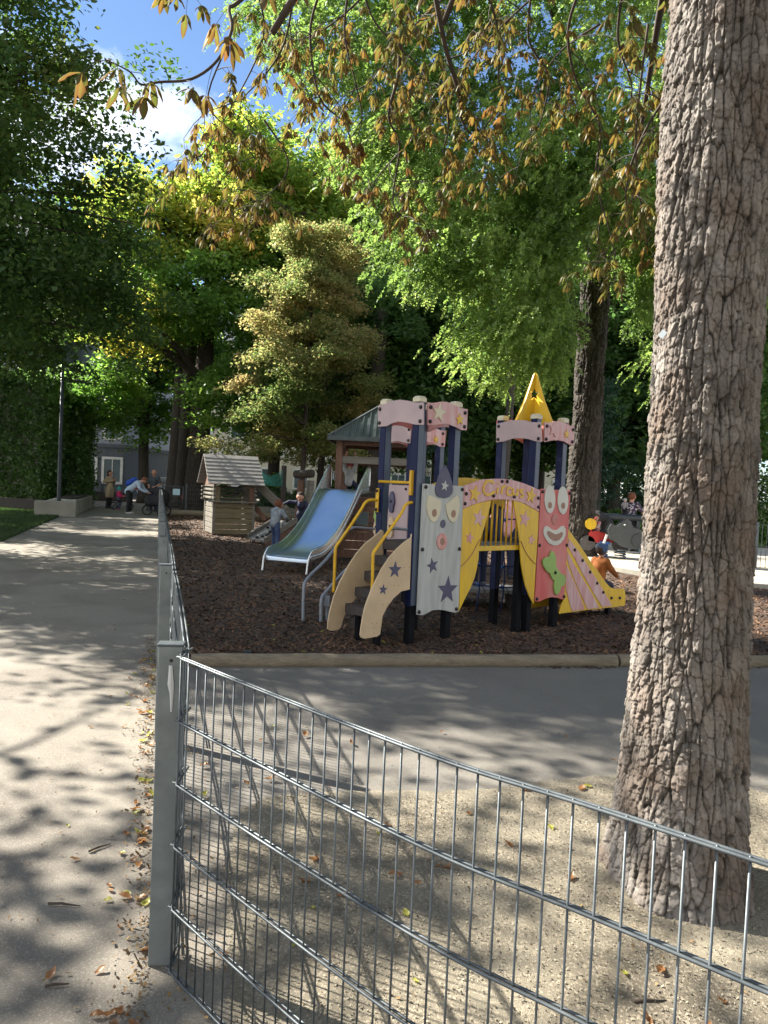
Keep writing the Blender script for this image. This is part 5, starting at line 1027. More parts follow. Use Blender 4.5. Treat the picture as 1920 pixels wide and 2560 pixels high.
# ------------------------------------------------------------------ buildings
M['plaster'] = mat('blue grey plaster', (.33, .35, .42), (.28, .30, .36), .8, .9); M['plasterd'] = mat('dark base plaster', (.10, .11, .13), rough=.8)
M['conc2'] = mat('stained grey wall', (.22, .24, .27), (.15, .165, .19), .5, .9, stretch=(2, 2, .2)); M['creamwall'] = mat('cream facade', (.62, .58, .47), (.55, .51, .41), .7, .9); M['trim'] = mat('white trim', (.7, .7, .68), rough=.7)
def window(parent, c, w, h, fr=M['trim'], nrm=(0, -1, 0), ex=(1, 0, 0)):
    c = Vector(c); ex = Vector(ex); nn = Vector(nrm); mb = MB(); mb.prism([(-w/2, -h/2), (w/2, -h/2), (w/2, h/2), (-w/2, h/2)], c, ex, EZ, nn, .005, .03); o = mb.build('window', M['glass'], parent)
    mb = MB()
    for s in (-1, 1): mb.prism([(s*w/2-.08, -h/2), (s*w/2+.08, -h/2), (s*w/2+.08, h/2), (s*w/2-.08, h/2)], c, ex, EZ, nn, .0, .09); mb.prism([(-w/2-.08, s*h/2-.08), (w/2+.08, s*h/2-.08), (w/2+.08, s*h/2+.08), (-w/2-.08, s*h/2+.08)], c, ex, EZ, nn, .001, .092)
    mb.prism([(-.03, -h/2+.08), (.03, -h/2+.08), (.03, h/2-.08), (-.03, h/2-.08)], c, ex, EZ, nn, .03, .06); mb.build('frame', fr, o)
def building(name, x0, x1, y, depth, h, m, base, lab, rows, cols, w=1.1, hh=1.7, first=4.6, step=3.4, bh=3.3, side=False):
    b = thing(name, lab, 'building', ((x0+x1)/2, y, 0)); wx = x1-x0; mb = MB(); mb.box((0, depth/2, (h+bh)/2), (wx, depth, h-bh)); mb.build('wall', m, b)
    mb = MB(); mb.box((0, depth/2, bh/2), (wx-.06, depth-.06, bh)); mb.build('ground_floor', base, b); mb = MB(); mb.box((0, depth/2, bh), (wx+.2, depth+.2, .22)); mb.box((0, depth/2, h+.1), (wx+.7, depth+.7, .35)); mb.build('cornice', M['trim'] if base is not M['plasterd'] else M['plasterd'], b)
    for r in range(rows):
        for c in range(cols): window(b, (-wx/2+wx*(c+.5)/cols, 0, first+step*r), w, hh)
    for c in range(cols): window(b, (-wx/2+wx*(c+.5)/cols, .03, 1.7), w*1.1, 1.6)
    mb = MB(); mb.add([(-wx/2-.3, -.3, h+.25), (wx/2+.3, -.3, h+.25), (wx/2+.3, depth+.3, h+.25), (-wx/2-.3, depth+.3, h+.25), (-wx/2+1, depth/2, h+3), (wx/2-1, depth/2, h+3)], [(0, 1, 5, 4), (1, 2, 5), (2, 3, 4, 5), (3, 0, 4)]); mb.build('roof', M['rooftin'], b)
    return b
building('apartment_building', -23.5, -16.9, 48, 10, 15, M['plaster'], M['plasterd'], 'blue grey rendered apartment house with white framed windows at the end of the path', 3, 4, bh=3.3)
building('apartment_building', -16.6, 16, 62, 10, 13, M['creamwall'], M['creamwall'], 'long cream coloured apartment house across the street behind the trees', 3, 12, bh=3.6, first=5.8)
building('grey_building', -34, -17.4, 37, 7, 13, M['conc2'], M['conc2'], 'stained grey building with bare wall behind the ivy at the left', 3, 3, bh=3)
# ------------------------------------------------------------------ lamp posts, bed, bench
def lamp(p, h, lab, s=1):
    t = thing('street_lamp', lab, 'street lamp', p, group='dark lamp posts along the path'); mb = MB(); mb.tube([(0, 0, 0), (0, 0, .5), (0, 0, h)], [.085*s, .07*s, .055*s], 12); mb.build('pole', M['lampgrey'], t, smooth='all')
    mb = MB(); mb.beam((.05, 0, h-.78), (.62, 0, h-.75), .06, .05); mb.build('arm', M['lampgrey'], t); mb = MB(); mb.box((.5, 0, h-.80), (.6, .26, .08), None, .8); mb.build('lamp_head', M['lampgrey'], t, bevel=.01); return t
lamp(G(146, 1290), 5.45, 'tall dark lamp post standing by the concrete bench'); lamp(G(287, 1237), 5.4, 'dark lamp post on the lawn edge by the bicycle stands'); lamp(G(352, 1228), 4.6, 'thin dark lamp post behind the group of people')
bed = thing('raised_bed', 'long raised bed with dark timber edging filled with bark at the lawn', 'raised bed', G(60, 1270)); bl = bed.location
A, B = G(-80, 1266), G(128, 1281); C_, D_ = G(-80, 1250), G(190, 1256); mb = MB()
for a, b in ((A, B), (B, D_), (C_, D_)): mb.beam(a-bl+EZ*.22, b-bl+EZ*.22, .1, .45)
mb.build('timber_edge', M['darkwood'], bed); mb = MB(); mb.add([A-bl+EZ*.36, B-bl+EZ*.36, D_-bl+EZ*.36, C_-bl+EZ*.36], [(0, 1, 2, 3)]); o = mb.build('bark_fill', M['mulch'], bed)
b0_, b1_ = G(185, 1291), G(231, 1270); dr = (b1_-b0_); ln = dr.length; dr.normalize(); sd = Vector((-dr.y, dr.x, 0))
bn = thing('concrete_bench', 'pale concrete bench block with a dark slatted seat beside the lamp post', 'bench', b0_); RB = Matrix((dr, sd, EZ)).transposed(); mb = MB(); mb.box(dr*ln/2+sd*.45+EZ*.27, (ln, .9, .54), RB); mb.box(sd*.55-dr*.25+EZ*.26, (.5, 1.3, .53), RB); mb.build('concrete_block', M['concrete'], bn, bevel=.02)
mb = MB()
for i in range(7): mb.box(dr*(ln/2+.1)+sd*(.12+.1*i)+EZ*.575, (ln*.62, .07, .05), RB)
mb.build('seat_slats', M['darkwood'], bn)
# bicycle stands / barrier beyond the lawn
bk = thing('bicycle_stand', 'row of grey tubular bicycle stands near the dark building base', 'bicycle stand', (-17.0, 41.5, 0)); mb = MB()
for i in range(5): mb.tube(smoothpath([(-1.6+i*.7, 0, 0), (-1.6+i*.7, 0, .9), (-1.45+i*.7, 0, 1.05), (-1.15+i*.7, 0, 1.05), (-1.0+i*.7, 0, .9), (-1.0+i*.7, 0, 0)], 3), .03, 6)
mb.build('hoops', M['galv'], bk, smooth='all'); mb = MB(); mb.box((0, -.8, .25), (6, .25, .5)); mb.build('kerb_wall', M['darkwood'], bk)
def car(lab, p, rz, col, name='parked_car'):
    t = thing(name, lab, 'car', p, rz, 'cars parked at the street'); m_ = mat('car paint', col, tuple(x*.9 for x in col), 1, .25)
    prof = [(-2.05, .35), (-2.1, .75), (-1.9, .92), (-1.2, 1.0), (-.65, 1.42), (.75, 1.45), (1.45, 1.0), (2.0, .88), (2.1, .6), (2.05, .35), (1.75, .33), (1.65, .6), (1.35, .68), (1.05, .6), (.95, .33), (-.95, .33), (-1.05, .6), (-1.35, .68), (-1.65, .6), (-1.75, .33)]
    mb = MB(); mb.prism(prof, (0, 0, 0), Vector((1, 0, 0)), EZ, Vector((0, -1, 0)), -.85, .85); mb.build('body', m_, t, bevel=.06)
    gl = [(-1.08, 1.0), (-.6, 1.36), (.05, 1.38), (.05, 1.0)]; gr = [(.13, 1.0), (.13, 1.38), (.72, 1.38), (1.3, 1.0)]
    for s in (-1, 1):
        for g_ in (gl, gr): mb = MB(); mb.prism(g_, (0, s*.852, 0), Vector((1, 0, 0)), EZ, Vector((0, s, 0)), 0, .01); mb.build('window', M['glass'], t)
        for x in (-1.35, 1.35): mb = MB(); mb.lathe((x, s*.62, .32), [(.05, 0), (.31, 0), (.32, .03), (.32, .2), (.28, .23), (.05, .235)], 18, (0, s, 0)); w = mb.build('wheel', M['rubber'], t, smooth=True); mb = MB(); mb.lathe((x, s*.86, .32), [(.19, 0), (.17, .015), (.03, .02)], 12, (0, s, 0)); mb.build('rim', M['galv'], w)
    return t
for x, y, rz, c_, lab in [(-13.6, 47.5, 0, (.5, .52, .55), 'silver car seen between the people and the big trunks'), (-8.2, 47.6, 0, (.05, .055, .06), 'black car half hidden behind the maple trunk'), (-2.6, 47.4, 0, (.55, .56, .58), 'pale grey car seen past the slide'), (1.6, 47.2, 0, (.1, .16, .35), 'blue car seen through the shelter')]: car(lab, (x, y, 0), rz, c_)
# ------------------------------------------------------------------ people
def sdf_mesh(cones, res, k=.02):
    cones = [(np.array(a, float), np.array(b, float), ra, rb) for a, b, ra, rb in cones]; mx_ = max(max(c[2], c[3]) for c in cones)
    P = np.array([c[0] for c in cones]+[c[1] for c in cones]); lo_ = P.min(0)-mx_-3*res; hi_ = P.max(0)+mx_+3*res; n = np.ceil((hi_-lo_)/res).astype(int)+1
    gx_, gy_, gz_ = [lo_[i]+res*np.arange(n[i]) for i in range(3)]; F = np.full(tuple(n), 9.0)
    for a, b, ra, rb in cones:
        l = np.minimum(a, b)-max(ra, rb)-.08-2*res; h = np.maximum(a, b)+max(ra, rb)+.08+2*res; i0 = np.clip(((l-lo_)/res).astype(int), 0, n-1); i1 = np.clip(((h-lo_)/res).astype(int)+2, 1, n)
        X, Y, Z = np.meshgrid(gx_[i0[0]:i1[0]], gy_[i0[1]:i1[1]], gz_[i0[2]:i1[2]], indexing='ij'); ab = b-a; L2 = max(ab@ab, 1e-9)
        t = np.clip(((X-a[0])*ab[0]+(Y-a[1])*ab[1]+(Z-a[2])*ab[2])/L2, 0, 1); d = np.sqrt((X-a[0]-t*ab[0])**2+(Y-a[1]-t*ab[1])**2+(Z-a[2]-t*ab[2])**2)-(ra+(rb-ra)*t)
        s = F[i0[0]:i1[0], i0[1]:i1[1], i0[2]:i1[2]]; h_ = np.clip(.5+.5*(s-d)/k, 0, 1); s[...] = s*(1-h_)+d*h_-k*h_*(1-h_)
    ins = F < 0; V = np.zeros(tuple(n-1)+(3,)); cnt = np.zeros(tuple(n-1)); I, J, K_ = [np.arange(m-1) for m in n]; base = np.stack(np.meshgrid(I, J, K_, indexing='ij'), -1).astype(float)
    cor = [(i, j, k_) for i in (0, 1) for j in (0, 1) for k_ in (0, 1)]; sl = lambda c: tuple(slice(c[q], n[q]-1+c[q]) for q in range(3))
    for c in cor:
        for ax_ in range(3):
            if c[ax_]: continue
            e = list(c); e[ax_] = 1; fa, fb = F[sl(c)], F[sl(e)]; cross = (fa < 0) != (fb < 0); t = np.where(cross, fa/(fa-fb+1e-12), 0); p = np.array(c, float)+np.zeros(fa.shape+(3,)); p[..., ax_] += t; V += p*cross[..., None]; cnt += cross
    act = cnt > 0; idx = -np.ones(act.shape, int); idx[act] = np.arange(act.sum()); VV = (base[act]+V[act]/cnt[act][:, None])*res+lo_; Fa = []
    for ax_ in range(3):
        o1, o2 = [(1, 2), (2, 0), (0, 1)][ax_]; a = ins; sh_ = [slice(None)]*3; s2 = [slice(None)]*3; sh_[ax_] = slice(0, n[ax_]-1); s2[ax_] = slice(1, n[ax_]); A_ = ins[tuple(sh_)]; B_ = ins[tuple(s2)]; W_ = np.argwhere(A_ != B_)
        W_ = W_[(W_[:, o1] > 0) & (W_[:, o2] > 0) & (W_[:, o1] < n[o1]-1) & (W_[:, o2] < n[o2]-1)]
        if not len(W_): continue
        d1 = np.zeros(3, int); d1[o1] = 1; d2 = np.zeros(3, int); d2[o2] = 1; q = [idx[tuple((W_-x).T)] for x in (d1*0, d1, d1+d2, d2)]; Q = np.stack(q, 1); fl = A_[tuple(W_.T)]; Q[~fl] = Q[~fl][:, ::-1]; Fa.append(Q)
    Q = np.concatenate(Fa); Q = Q[(Q >= 0).all(1)]; return VV, Q
def sdf_obj(name, parts, m, parent):
    """parts: list of (cones,res,k) joined into one mesh"""
    Vs, Fs, o = [], [], 0
    for cones, res, k in parts: V, Fq = sdf_mesh(cones, res, k); Vs.append(V); Fs.append(Fq+o); o += len(V)
    return fast_mesh(name, np.concatenate(Vs), np.concatenate(Fs), m, parent, smooth=True)
cloth = {}
def cm(name, c, c2=None, sc=12, **k):
    if name not in cloth: cloth[name] = mat(name, c, c2, sc, .85, **k)
    return cloth[name]
def person(lab, loc_, h, rz, top, legs, shoes, hair, pose={}, child=False, hat=None, hood=False, coat=None, sleeve=1.0, cat='person', longhair=False, pack=None, skin=None, bulk=1.0, grp=None):
    t = thing('person', lab, cat, loc_, rz, grp); hs = 1.25 if child else 1.0; hd = .062*hs
    J = dict(pelvis=(0, 0, .53), waist=(0, 0, .61), chest=(0, 0, .735), neck=(0, 0, .825), head=(0, -.01, .925-(.03 if child else 0)), sL=(.10, 0, .80), sR=(-.10, 0, .80), eL=(.135, .01, .64), eR=(-.135, .01, .64), wL=(.14, -.04, .495), wR=(-.14, -.04, .495), hL=(.05, 0, .51), hR=(-.05, 0, .51), kL=(.058, -.01, .285), kR=(-.058, -.01, .285), aL=(.06, .01, .05), aR=(-.06, .01, .05))
    if child:
        for s in ('sL', 'sR'): J[s] = (J[s][0]*.95, 0, .76)
        J['neck'] = (0, 0, .785); J['chest'] = (0, 0, .69); J['head'] = (0, -.01, .885)
    J.update(pose); J = {k: Vector(v)*h for k, v in J.items()}; q = h; res = .0085*h; sk = skin or M['skin']; body = []; hd *= q
    # skin: head, neck, torso core, arms, legs as one surface
    hc = J['head']; up = (hc-J['neck']).normalized(); fr = Vector(pose.get('face', (0, -1, 0))).normalized() if 'face' in pose else Vector((0, -1, 0)); fr = (fr-up*fr.dot(up)).normalized(); rt = fr.cross(up)
    body += [(J['neck'], hc-up*hd*.3, .034*q, .04*q), (hc+up*hd*.28-fr*hd*.12, hc+up*hd*.22, hd*.98, hd*.98), (hc-up*hd*.45+fr*hd*.28, hc-up*hd*.2+fr*hd*.15, hd*.62, hd*.8), (J['neck'], J['chest'], .035*q, .07*q), (J['chest'], J['waist'], .072*q, .062*q), (J['waist'], J['pelvis'], .062*q, .07*q)]
    for s in 'LR': body += [(J['chest'], J['s'+s], .055*q, .036*q), (J['s'+s], J['e'+s], .031*q, .024*q), (J['e'+s], J['w'+s], .024*q, .016*q), (J['pelvis'], J['h'+s], .06*q, .055*q), (J['h'+s], J['k'+s], .052*q, .036*q), (J['k'+s], J['a'+s], .036*q, .022*q)]
    parts = [(body, res, .012*q)]
    face = [(hc+fr*hd*.80-up*hd*.02, hc+fr*hd*1.10-up*hd*.22, hd*.10, hd*.15)]
    for s in (-1, 1): face += [(hc+rt*s*hd*.98+up*hd*.05, hc+rt*s*hd*1.0-up*hd*.2, hd*.15, hd*.12)]
    parts.append((face, .0045*q, .004*q))
    for s, sg in (('L', 1), ('R', -1)):
        w_ = J['w'+s]; d = (w_-J['e'+s]).normalized(); curl = d.cross(Vector((sg, 0, 0))); sd_ = Vector((1, 0, 0)) if abs(d.x) < .8 else Vector((0, 0, 1)); sd_ = (sd_-d*sd_.dot(d)).normalized(); pn = sd_.cross(d).normalized(); hh = .046*q; hn = [(w_, w_+d*hh, .013*q, .017*q), (w_+d*hh*.3+sd_*.008*q, w_+d*hh+sd_*.012*q, .011*q, .011*q), (w_+d*hh*.3-sd_*.008*q, w_+d*hh-sd_*.012*q, .011*q, .011*q)]
        for k in range(4):
            o_ = sd_*((k-1.5)*.0105*q); L1 = (.024, .028, .026, .02)[k]*q; a = w_+d*hh*.9+o_; b = a+d*L1; c = b+(d*.6-pn*.8).normalized()*L1*.8; hn += [(a, b, .0058*q, .005*q), (b, c, .005*q, .0042*q)]
        a = w_+d*hh*.3+sd_*(-sg)*.014*q; b = a+(d*.6+sd_*(-sg)*.8)*.022*q; hn += [(a, b, .0068*q, .006*q), (b, b+d*.018*q, .006*q, .005*q)]; parts.append((hn, .0032*q if q > .6 else .003, .002*q))
    sdf_obj('body', parts, sk, t)
    mb = MB()
    for s in (-1, 1): mb.ball(hc+fr*hd*.83+rt*s*hd*.36+up*hd*.06, hd*.11, 8)
    mb.ball(hc+fr*hd*.88-up*hd*.48, hd*.13, 8, (1.3, 1, .5)); mb.build('face_features', M['black'] if False else cm('dark features', (.09, .04, .035)), t, smooth='all')
    B = bulk
    tc_ = [(J['neck']-(J['neck']-J['chest'])*.15, J['chest'], .045*q*B, .092*q*B), (J['chest'], J['waist'], .09*q*B, .082*q*B), (J['waist'], J['pelvis'], .082*q*B, .088*q*B)]
    for s in 'LR':
        tc_ += [(J['chest'], J['s'+s], .07*q*B, .046*q*B)]; e = J['e'+s]; w_ = J['w'+s]
        if sleeve >= 1: tc_ += [(J['s'+s], e, .044*q*B, .036*q*B), (e, e.lerp(w_, .93), .036*q*B, .027*q*B)]
        else: tc_ += [(J['s'+s], J['s'+s].lerp(e, .75), .044*q*B, .038*q*B)]
    if hood: tc_ += [(J['neck']-fr*.05*q, J['neck']-fr*.07*q-up*.02*q, .06*q, .05*q)]
    if coat: 
        for s in 'LR': tc_ += [(J['h'+s], J['h'+s].lerp(J['k'+s], coat), .085*q, .075*q)]
    sdf_obj('jacket', [(tc_, res, .02*q)], top, t)
    lg = [(J['waist'].lerp(J['pelvis'], .7), J['pelvis'], .07*q, .078*q)]
    for s in 'LR': lg += [(J['pelvis'], J['h'+s], .07*q, .062*q), (J['h'+s], J['k'+s], .062*q, .045*q), (J['k'+s], J['a'+s].lerp(J['k'+s], .06), .045*q, .036*q)]
    sdf_obj('trousers', [(lg, res, .014*q)], legs, t)
    fc = []
    for s in 'LR': a = J['a'+s]; f_ = Vector(pose.get('toe', (0, -1, 0))); fc += [(a-EZ*.018*q-f_*.02*q, a-EZ*.022*q+f_*.075*q, .028*q, .022*q), (a, a-EZ*.02*q, .028*q, .026*q)]
    sdf_obj('shoes', [(fc, .006*q, .01*q)], shoes, t)
    if hair is not None:
        hr = [(hc+up*hd*.42-fr*hd*.22, hc+up*hd*.25-fr*hd*.32, hd*1.0, hd*1.0)]
        if longhair: hr += [(hc-fr*hd*.6, hc-fr*hd*.75-up*hd*1.7, hd*.7, hd*.5), (hc+rt*hd*.6-fr*hd*.3, hc+rt*hd*.6-fr*hd*.3-up*hd*1.2, hd*.45, hd*.35), (hc-rt*hd*.6-fr*hd*.3, hc-rt*hd*.6-fr*hd*.3-up*hd*1.2, hd*.45, hd*.35)]
        sdf_obj('hair', [(hr, .006*q, .01*q)], hair, t)
    if hat is not None:
        ht = [(hc+up*hd*.5-fr*hd*.1, hc+up*hd*.35-fr*hd*.12, hd*1.10, hd*1.14)]
        if hat[1] == 'beanie': ht += [(hc+up*hd*.6-fr*hd*.3, hc+up*hd*1.3-fr*hd*.9, hd*.9, hd*.35)]
        sdf_obj('hat', [(ht, .006*q, .02*q)], hat[0], t)
    if pack is not None:
        c = (J['chest']+J['waist'])/2; bd = (J['chest']-J['waist']).normalized(); bk_ = Vector(pose.get('back', (0, 1, 0))); sdf_obj('backpack', [([(c+bk_*.12*q+bd*.09*q, c+bk_*.13*q-bd*.07*q, .065*q, .075*q), (c+bk_*.12*q+bd*.05*q+Vector((.04*q, 0, 0)), c+bk_*.12*q-bd*.05*q+Vector((.04*q, 0, 0)), .05*q, .05*q), (c+bk_*.12*q+bd*.05*q-Vector((.04*q, 0, 0)), c+bk_*.12*q-bd*.05*q-Vector((.04*q, 0, 0)), .05*q, .05*q)], res, .02*q)], pack, t)
    return t
brown = cm('brown hair', (.07, .035, .02)); dark = cm('dark hair', (.02, .015, .012)); red_ = cm('reddish hair', (.16, .055, .025)); jeans = cm('blue jeans', (.03, .055, .13), (.06, .09, .18)); blk = cm('black cloth', (.015, .015, .018)); nav = cm('navy cloth', (.015, .02, .05)); shoe = cm('dark shoes', (.03, .028, .028)); wsh = cm('white shoes', (.6, .6, .58))
PD = [(-1, 1)]
person('woman in a long beige coat on the path, arms raised to chest', G(272, 1271), 1.66, R_(75), cm('beige coat', (.40, .31, .20), (.34, .26, .17)), blk, shoe, brown, dict(eL=(.19, .0, .68), eR=(-.17, .04, .70), wL=(.05, -.12, .75), wR=(-.02, -.12, .74)), coat=.75, longhair=True)
person('small child in a pink jacket and turquoise helmet astride a balance bike', G(296, 1274), .98, R_(85), cm('pink jacket', (.62, .03, .16), (.5, .02, .12)), cm('grey blue leggings', (.12, .13, .22)), cm('pink shoes', (.5, .1, .2)), None, dict(eL=(.13, -.06, .60), eR=(-.13, -.06, .60), wL=(.10, -.22, .60), wR=(-.10, -.22, .60), kL=(.07, -.07, .30), kR=(-.07, -.07, .30)), child=True, hat=(cm('turquoise helmet', (.03, .33, .33)), 'helmet'))
person('woman in a pale blue jacket with a blue backpack bending over the pram', G(322, 1285), 1.66, R_(88), cm('pale blue jacket', (.42, .52, .62), (.36, .46, .56)), blk, wsh, red_, dict(pelvis=(0, .03, .53), waist=(0, -.03, .60), chest=(0, -.17, .70), neck=(0, -.26, .765), head=(0, -.34, .80), face=(0, -.8, -.6), sL=(.10, -.23, .745), sR=(-.10, -.23, .745), eL=(.13, -.29, .60), eR=(-.13, -.29, .60), wL=(.08, -.42, .53), wR=(-.08, -.42, .53), back=(0, .5, .85)), longhair=False, pack=cm('blue backpack', (.02, .07, .38)))
person('man in a dark grey T-shirt standing behind the pram', G(392, 1281)+Vector((-.35, .6, 0)), 1.78, R_(-8), cm('dark grey shirt', (.05, .06, .075)), nav, shoe, cm('short grey hair', (.12, .09, .07)) if False else None, dict(eL=(.17, .02, .66), wL=(.09, -.13, .60), wR=(-.05, -.16, .58)), sleeve=.5)
# pram
prm = thing('pram', 'black pram with big spoked front wheel and red handle on the path by the fence', 'pram', G(374, 1288), R_(180)); mb = MB()
V, Fq = sdf_mesh([((.0, 0, .55), (-.5, 0, .62), .22, .24), ((-.5, 0, .75), (-.35, 0, .9), .26, .2), ((0, .1, .5), (-.4, .1, .5), .15, .15)], .02, .05); fast_mesh('bassinet', V, Fq, blk, prm, smooth=True)
def wheel(parent, c, r, axis=(0, 1, 0), tw=.03, name='wheel', sp=10):
    c = Vector(c); ax_ = Vector(axis).normalized(); e_ = ax_.orthogonal().normalized(); g_ = ax_.cross(e_); mb = MB(); P = [c+(e_*math.cos(2*math.pi*i/24)+g_*math.sin(2*math.pi*i/24))*r for i in range(25)]; mb.tube(P, tw, 8, cap=False); o = mb.build(name, M['rubber'], parent, smooth='all'); mb = MB()
    for i in range(sp): a = 2*math.pi*i/sp; mb.tube([c, c+(e_*math.cos(a)+g_*math.sin(a))*r*.9], .007, 5)
    mb.tube([c-ax_*.04, c+ax_*.04], .03, 8); P = [c+(e_*math.cos(2*math.pi*i/24)+g_*math.sin(2*math.pi*i/24))*r*.86 for i in range(25)]; mb.tube(P, .010, 5, cap=False); mb.build('rim', M['galv'], o, smooth='all')
for c in ((.10, .0, .20), (-.55, .28, .20), (-.55, -.28, .20)): wheel(prm, c, .185 if c[0] > 0 else .18)
mb = MB(); mb.tube(smoothpath([(.10, 0, .2), (.05, .05, .45), (-.25, .2, .55), (.3, .24, .9), (.5, .2, 1.02)], 3), .016, 6); mb.tube([(-.55, .28, .2), (-.25, .22, .5), (.1, .2, .4)], .016, 6); mb.tube([(-.55, -.28, .2), (-.25, -.22, .5), (.3, -.24, .9), (.5, -.2, 1.02)], .016, 6); mb.build('frame', M['black'], prm, smooth='all')
mb = MB(); mb.tube([(.5, .24, 1.02), (.5, -.24, 1.02)], .03, 8); mb.build('handle', cm('red grip', (.45, .03, .05)), prm, smooth='all')
bb = thing('balance_bike', 'tiny dark balance bike under the child in pink', 'bicycle', G(303, 1275), R_(0))
for x in (-.33, .36): wheel(bb, (x, 0, .17), .145, tw=.022, sp=8)
mb = MB(); mb.tube([(-.33, 0, .17), (-.1, 0, .36), (.26, 0, .40), (.36, 0, .17)], .02, 6); mb.tube([(.24, 0, .40), (.2, 0, .58)], .015, 6); mb.tube([(.2, -.17, .58), (.2, .17, .58)], .013, 6); mb.build('frame', blk, bb, smooth='all'); mb = MB(); mb.box((-.12, 0, .41), (.2, .1, .05)); mb.build('saddle', blk, bb, bevel=.01)
person('small child in red seen through the wire gate', G(418, 1276)+Vector((.3, 1.6, 0)), .9, R_(60), cm('red jumper', (.5, .05, .06)), nav, shoe, brown, child=True)
person('child in grey hooded top and jeans at the climbing ramp', G(682, 1376)+Vector((0, .15, 0)), 1.16, R_(150), cm('grey hoodie', (.28, .31, .34), (.2, .23, .27), bump=.004, bscale=18), jeans, nav, red_, dict(aR=(-.14, .10, .06), kR=(-.10, .02, .28), aL=(.10, -.1, .07), kL=(.08, -.10, .29), waist=(0, -.02, .6), chest=(0, -.06, .69), neck=(0, -.09, .78), head=(0, -.11, .88), sL=(.1, -.07, .76), sR=(-.1, -.07, .76), eL=(.16, -.12, .66), eR=(-.16, -.12, .66), wL=(.12, -.26, .62), wR=(-.13, -.26, .60)), child=True, hood=True, bulk=1.12)
person('boy with short dark hair in navy jacket leaning over the ramp top', Vector((*D(752, 1330, 20.4).xy, .05)), 1.26, R_(-12), nav, nav, shoe, dark, dict(chest=(0, -.07, .69), neck=(0, -.10, .77), head=(0, -.14, .87), sL=(.10, -.08, .75), sR=(-.10, -.08, .75), eR=(-.26, -.10, .76), wR=(-.38, -.12, .70), eL=(.17, -.1, .64), wL=(.2, -.2, .52)), child=True)
kd = person('child in red cap and grey vest hanging by both hands inside the shelter', Vector((*D(872, 1230, 16.0).xy, 1.02)), 1.12, R_(160), cm('grey vest', (.36, .37, .36)), nav, shoe, None, dict(eL=(.13, 0, .93), eR=(-.13, 0, .93), wL=(.10, -.02, 1.05), wR=(-.10, -.02, 1.05), hL=(.05, -.02, .52), kL=(.07, -.2, .44), aL=(.09, -.14, .27), hR=(-.05, -.02, .52), kR=(-.07, -.2, .46), aR=(-.09, -.1, .29), head=(0, -.03, .88)), child=True, hat=(cm('dusty red cap', (.33, .07, .07)), 'cap'), sleeve=.5, skin=None)
person('toddler in a blue beanie and rust orange jacket sitting at the end of the slide', FP.at(FP.px(1531, 1450)[0], .09, -.20), .92, R_(130), cm('rust orange jacket', (.36, .115, .02), (.25, .075, .015), 9, bump=.006, bscale=20), nav, cm('tan boots', (.25, .16, .09)), brown, dict(pelvis=(0, .04, .34), waist=(0, .03, .44), chest=(0, .0, .57), neck=(0, -.01, .68), head=(0, -.02, .79), sL=(.10, -.0, .64), sR=(-.10, 0, .64), eL=(.15, -.08, .53), eR=(-.15, -.06, .53), wL=(.13, -.20, .43), wR=(-.15, -.22, .42), hL=(.06, .0, .32), hR=(-.06, 0, .32), kL=(.08, -.17, .28), kR=(-.08, -.17, .28), aL=(.08, -.22, .06), aR=(-.08, -.22, .06)), child=True, hat=(cm('slate blue beanie', (.065, .11, .20)), 'beanie'), bulk=1.2)
pw = person('woman with reddish hair in a purple and white patterned top carrying a baby', Vector((*D(1572, 1380, 21.2).xy, 0)), 1.68, R_(140), cm('purple white pattern', (.035, .02, .05), (.42, .38, .42), 16, lo=.5, hi=.56), blk, shoe, red_, dict(eR=(-.17, -.08, .68), wR=(-.30, -.24, .60), eL=(.16, -.05, .66), wL=(.02, -.14, .72)), sleeve=.75)
person('baby with a pale hat held against the woman\'s shoulder', pw.location+Vector((-.20, -.02, .92)), .60, R_(140), cm('baby cloth', (.3, .28, .3)), blk, blk, None, dict(), child=True, hat=(cm('pale hat', (.45, .42, .40)), 'cap'))
person('small child with bare head in red and white sitting on the red spring rider', Vector((*D(1488, 1355, 19.0).xy, .12)), .98, R_(-60), cm('red white top', (.5, .06, .06), (.6, .5, .45), 9), blk, shoe, brown, dict(hL=(.05, -.02, .5), kL=(.13, -.17, .46), aL=(.14, -.14, .25), hR=(-.05, -.02, .5), kR=(-.13, -.17, .46), aR=(-.14, -.14, .25), eL=(.14, -.08, .64), eR=(-.14, -.08, .64), wL=(.09, -.22, .62), wR=(-.09, -.22, .62)), child=True)
person('person in black bending down behind the spring riders', Vector((*D(1508, 1370, 20.9).xy, 0)), 1.6, R_(-70), blk, blk, shoe, dark, dict(pelvis=(0, .08, .5), waist=(0, .0, .57), chest=(0, -.16, .62), neck=(0, -.27, .62), head=(0, -.35, .60), face=(0, -.5, -.9), sL=(.1, -.2, .60), sR=(-.1, -.2, .60), eL=(.12, -.25, .46), eR=(-.12, -.25, .46), wL=(.08, -.34, .36), wR=(-.08, -.34, .36)))
person('adult in a pink top and dark trousers standing behind the arch bars', Vector((*D(1262, 1425, 13.2).xy, 0)), 1.66, R_(170), cm('soft pink top', (.60, .26, .28), (.66, .40, .40), 8), nav, shoe, brown, dict(eL=(.15, -.06, .66), wL=(.12, -.18, .62)))
person('adult in navy on the low platform, mostly hidden by the left curtain', Vector((*D(1196, 1470, 10.45).xy, .23)), 1.1, R_(200), nav, nav, cm('grey trainers', (.15, .15, .17)), dark, dict())
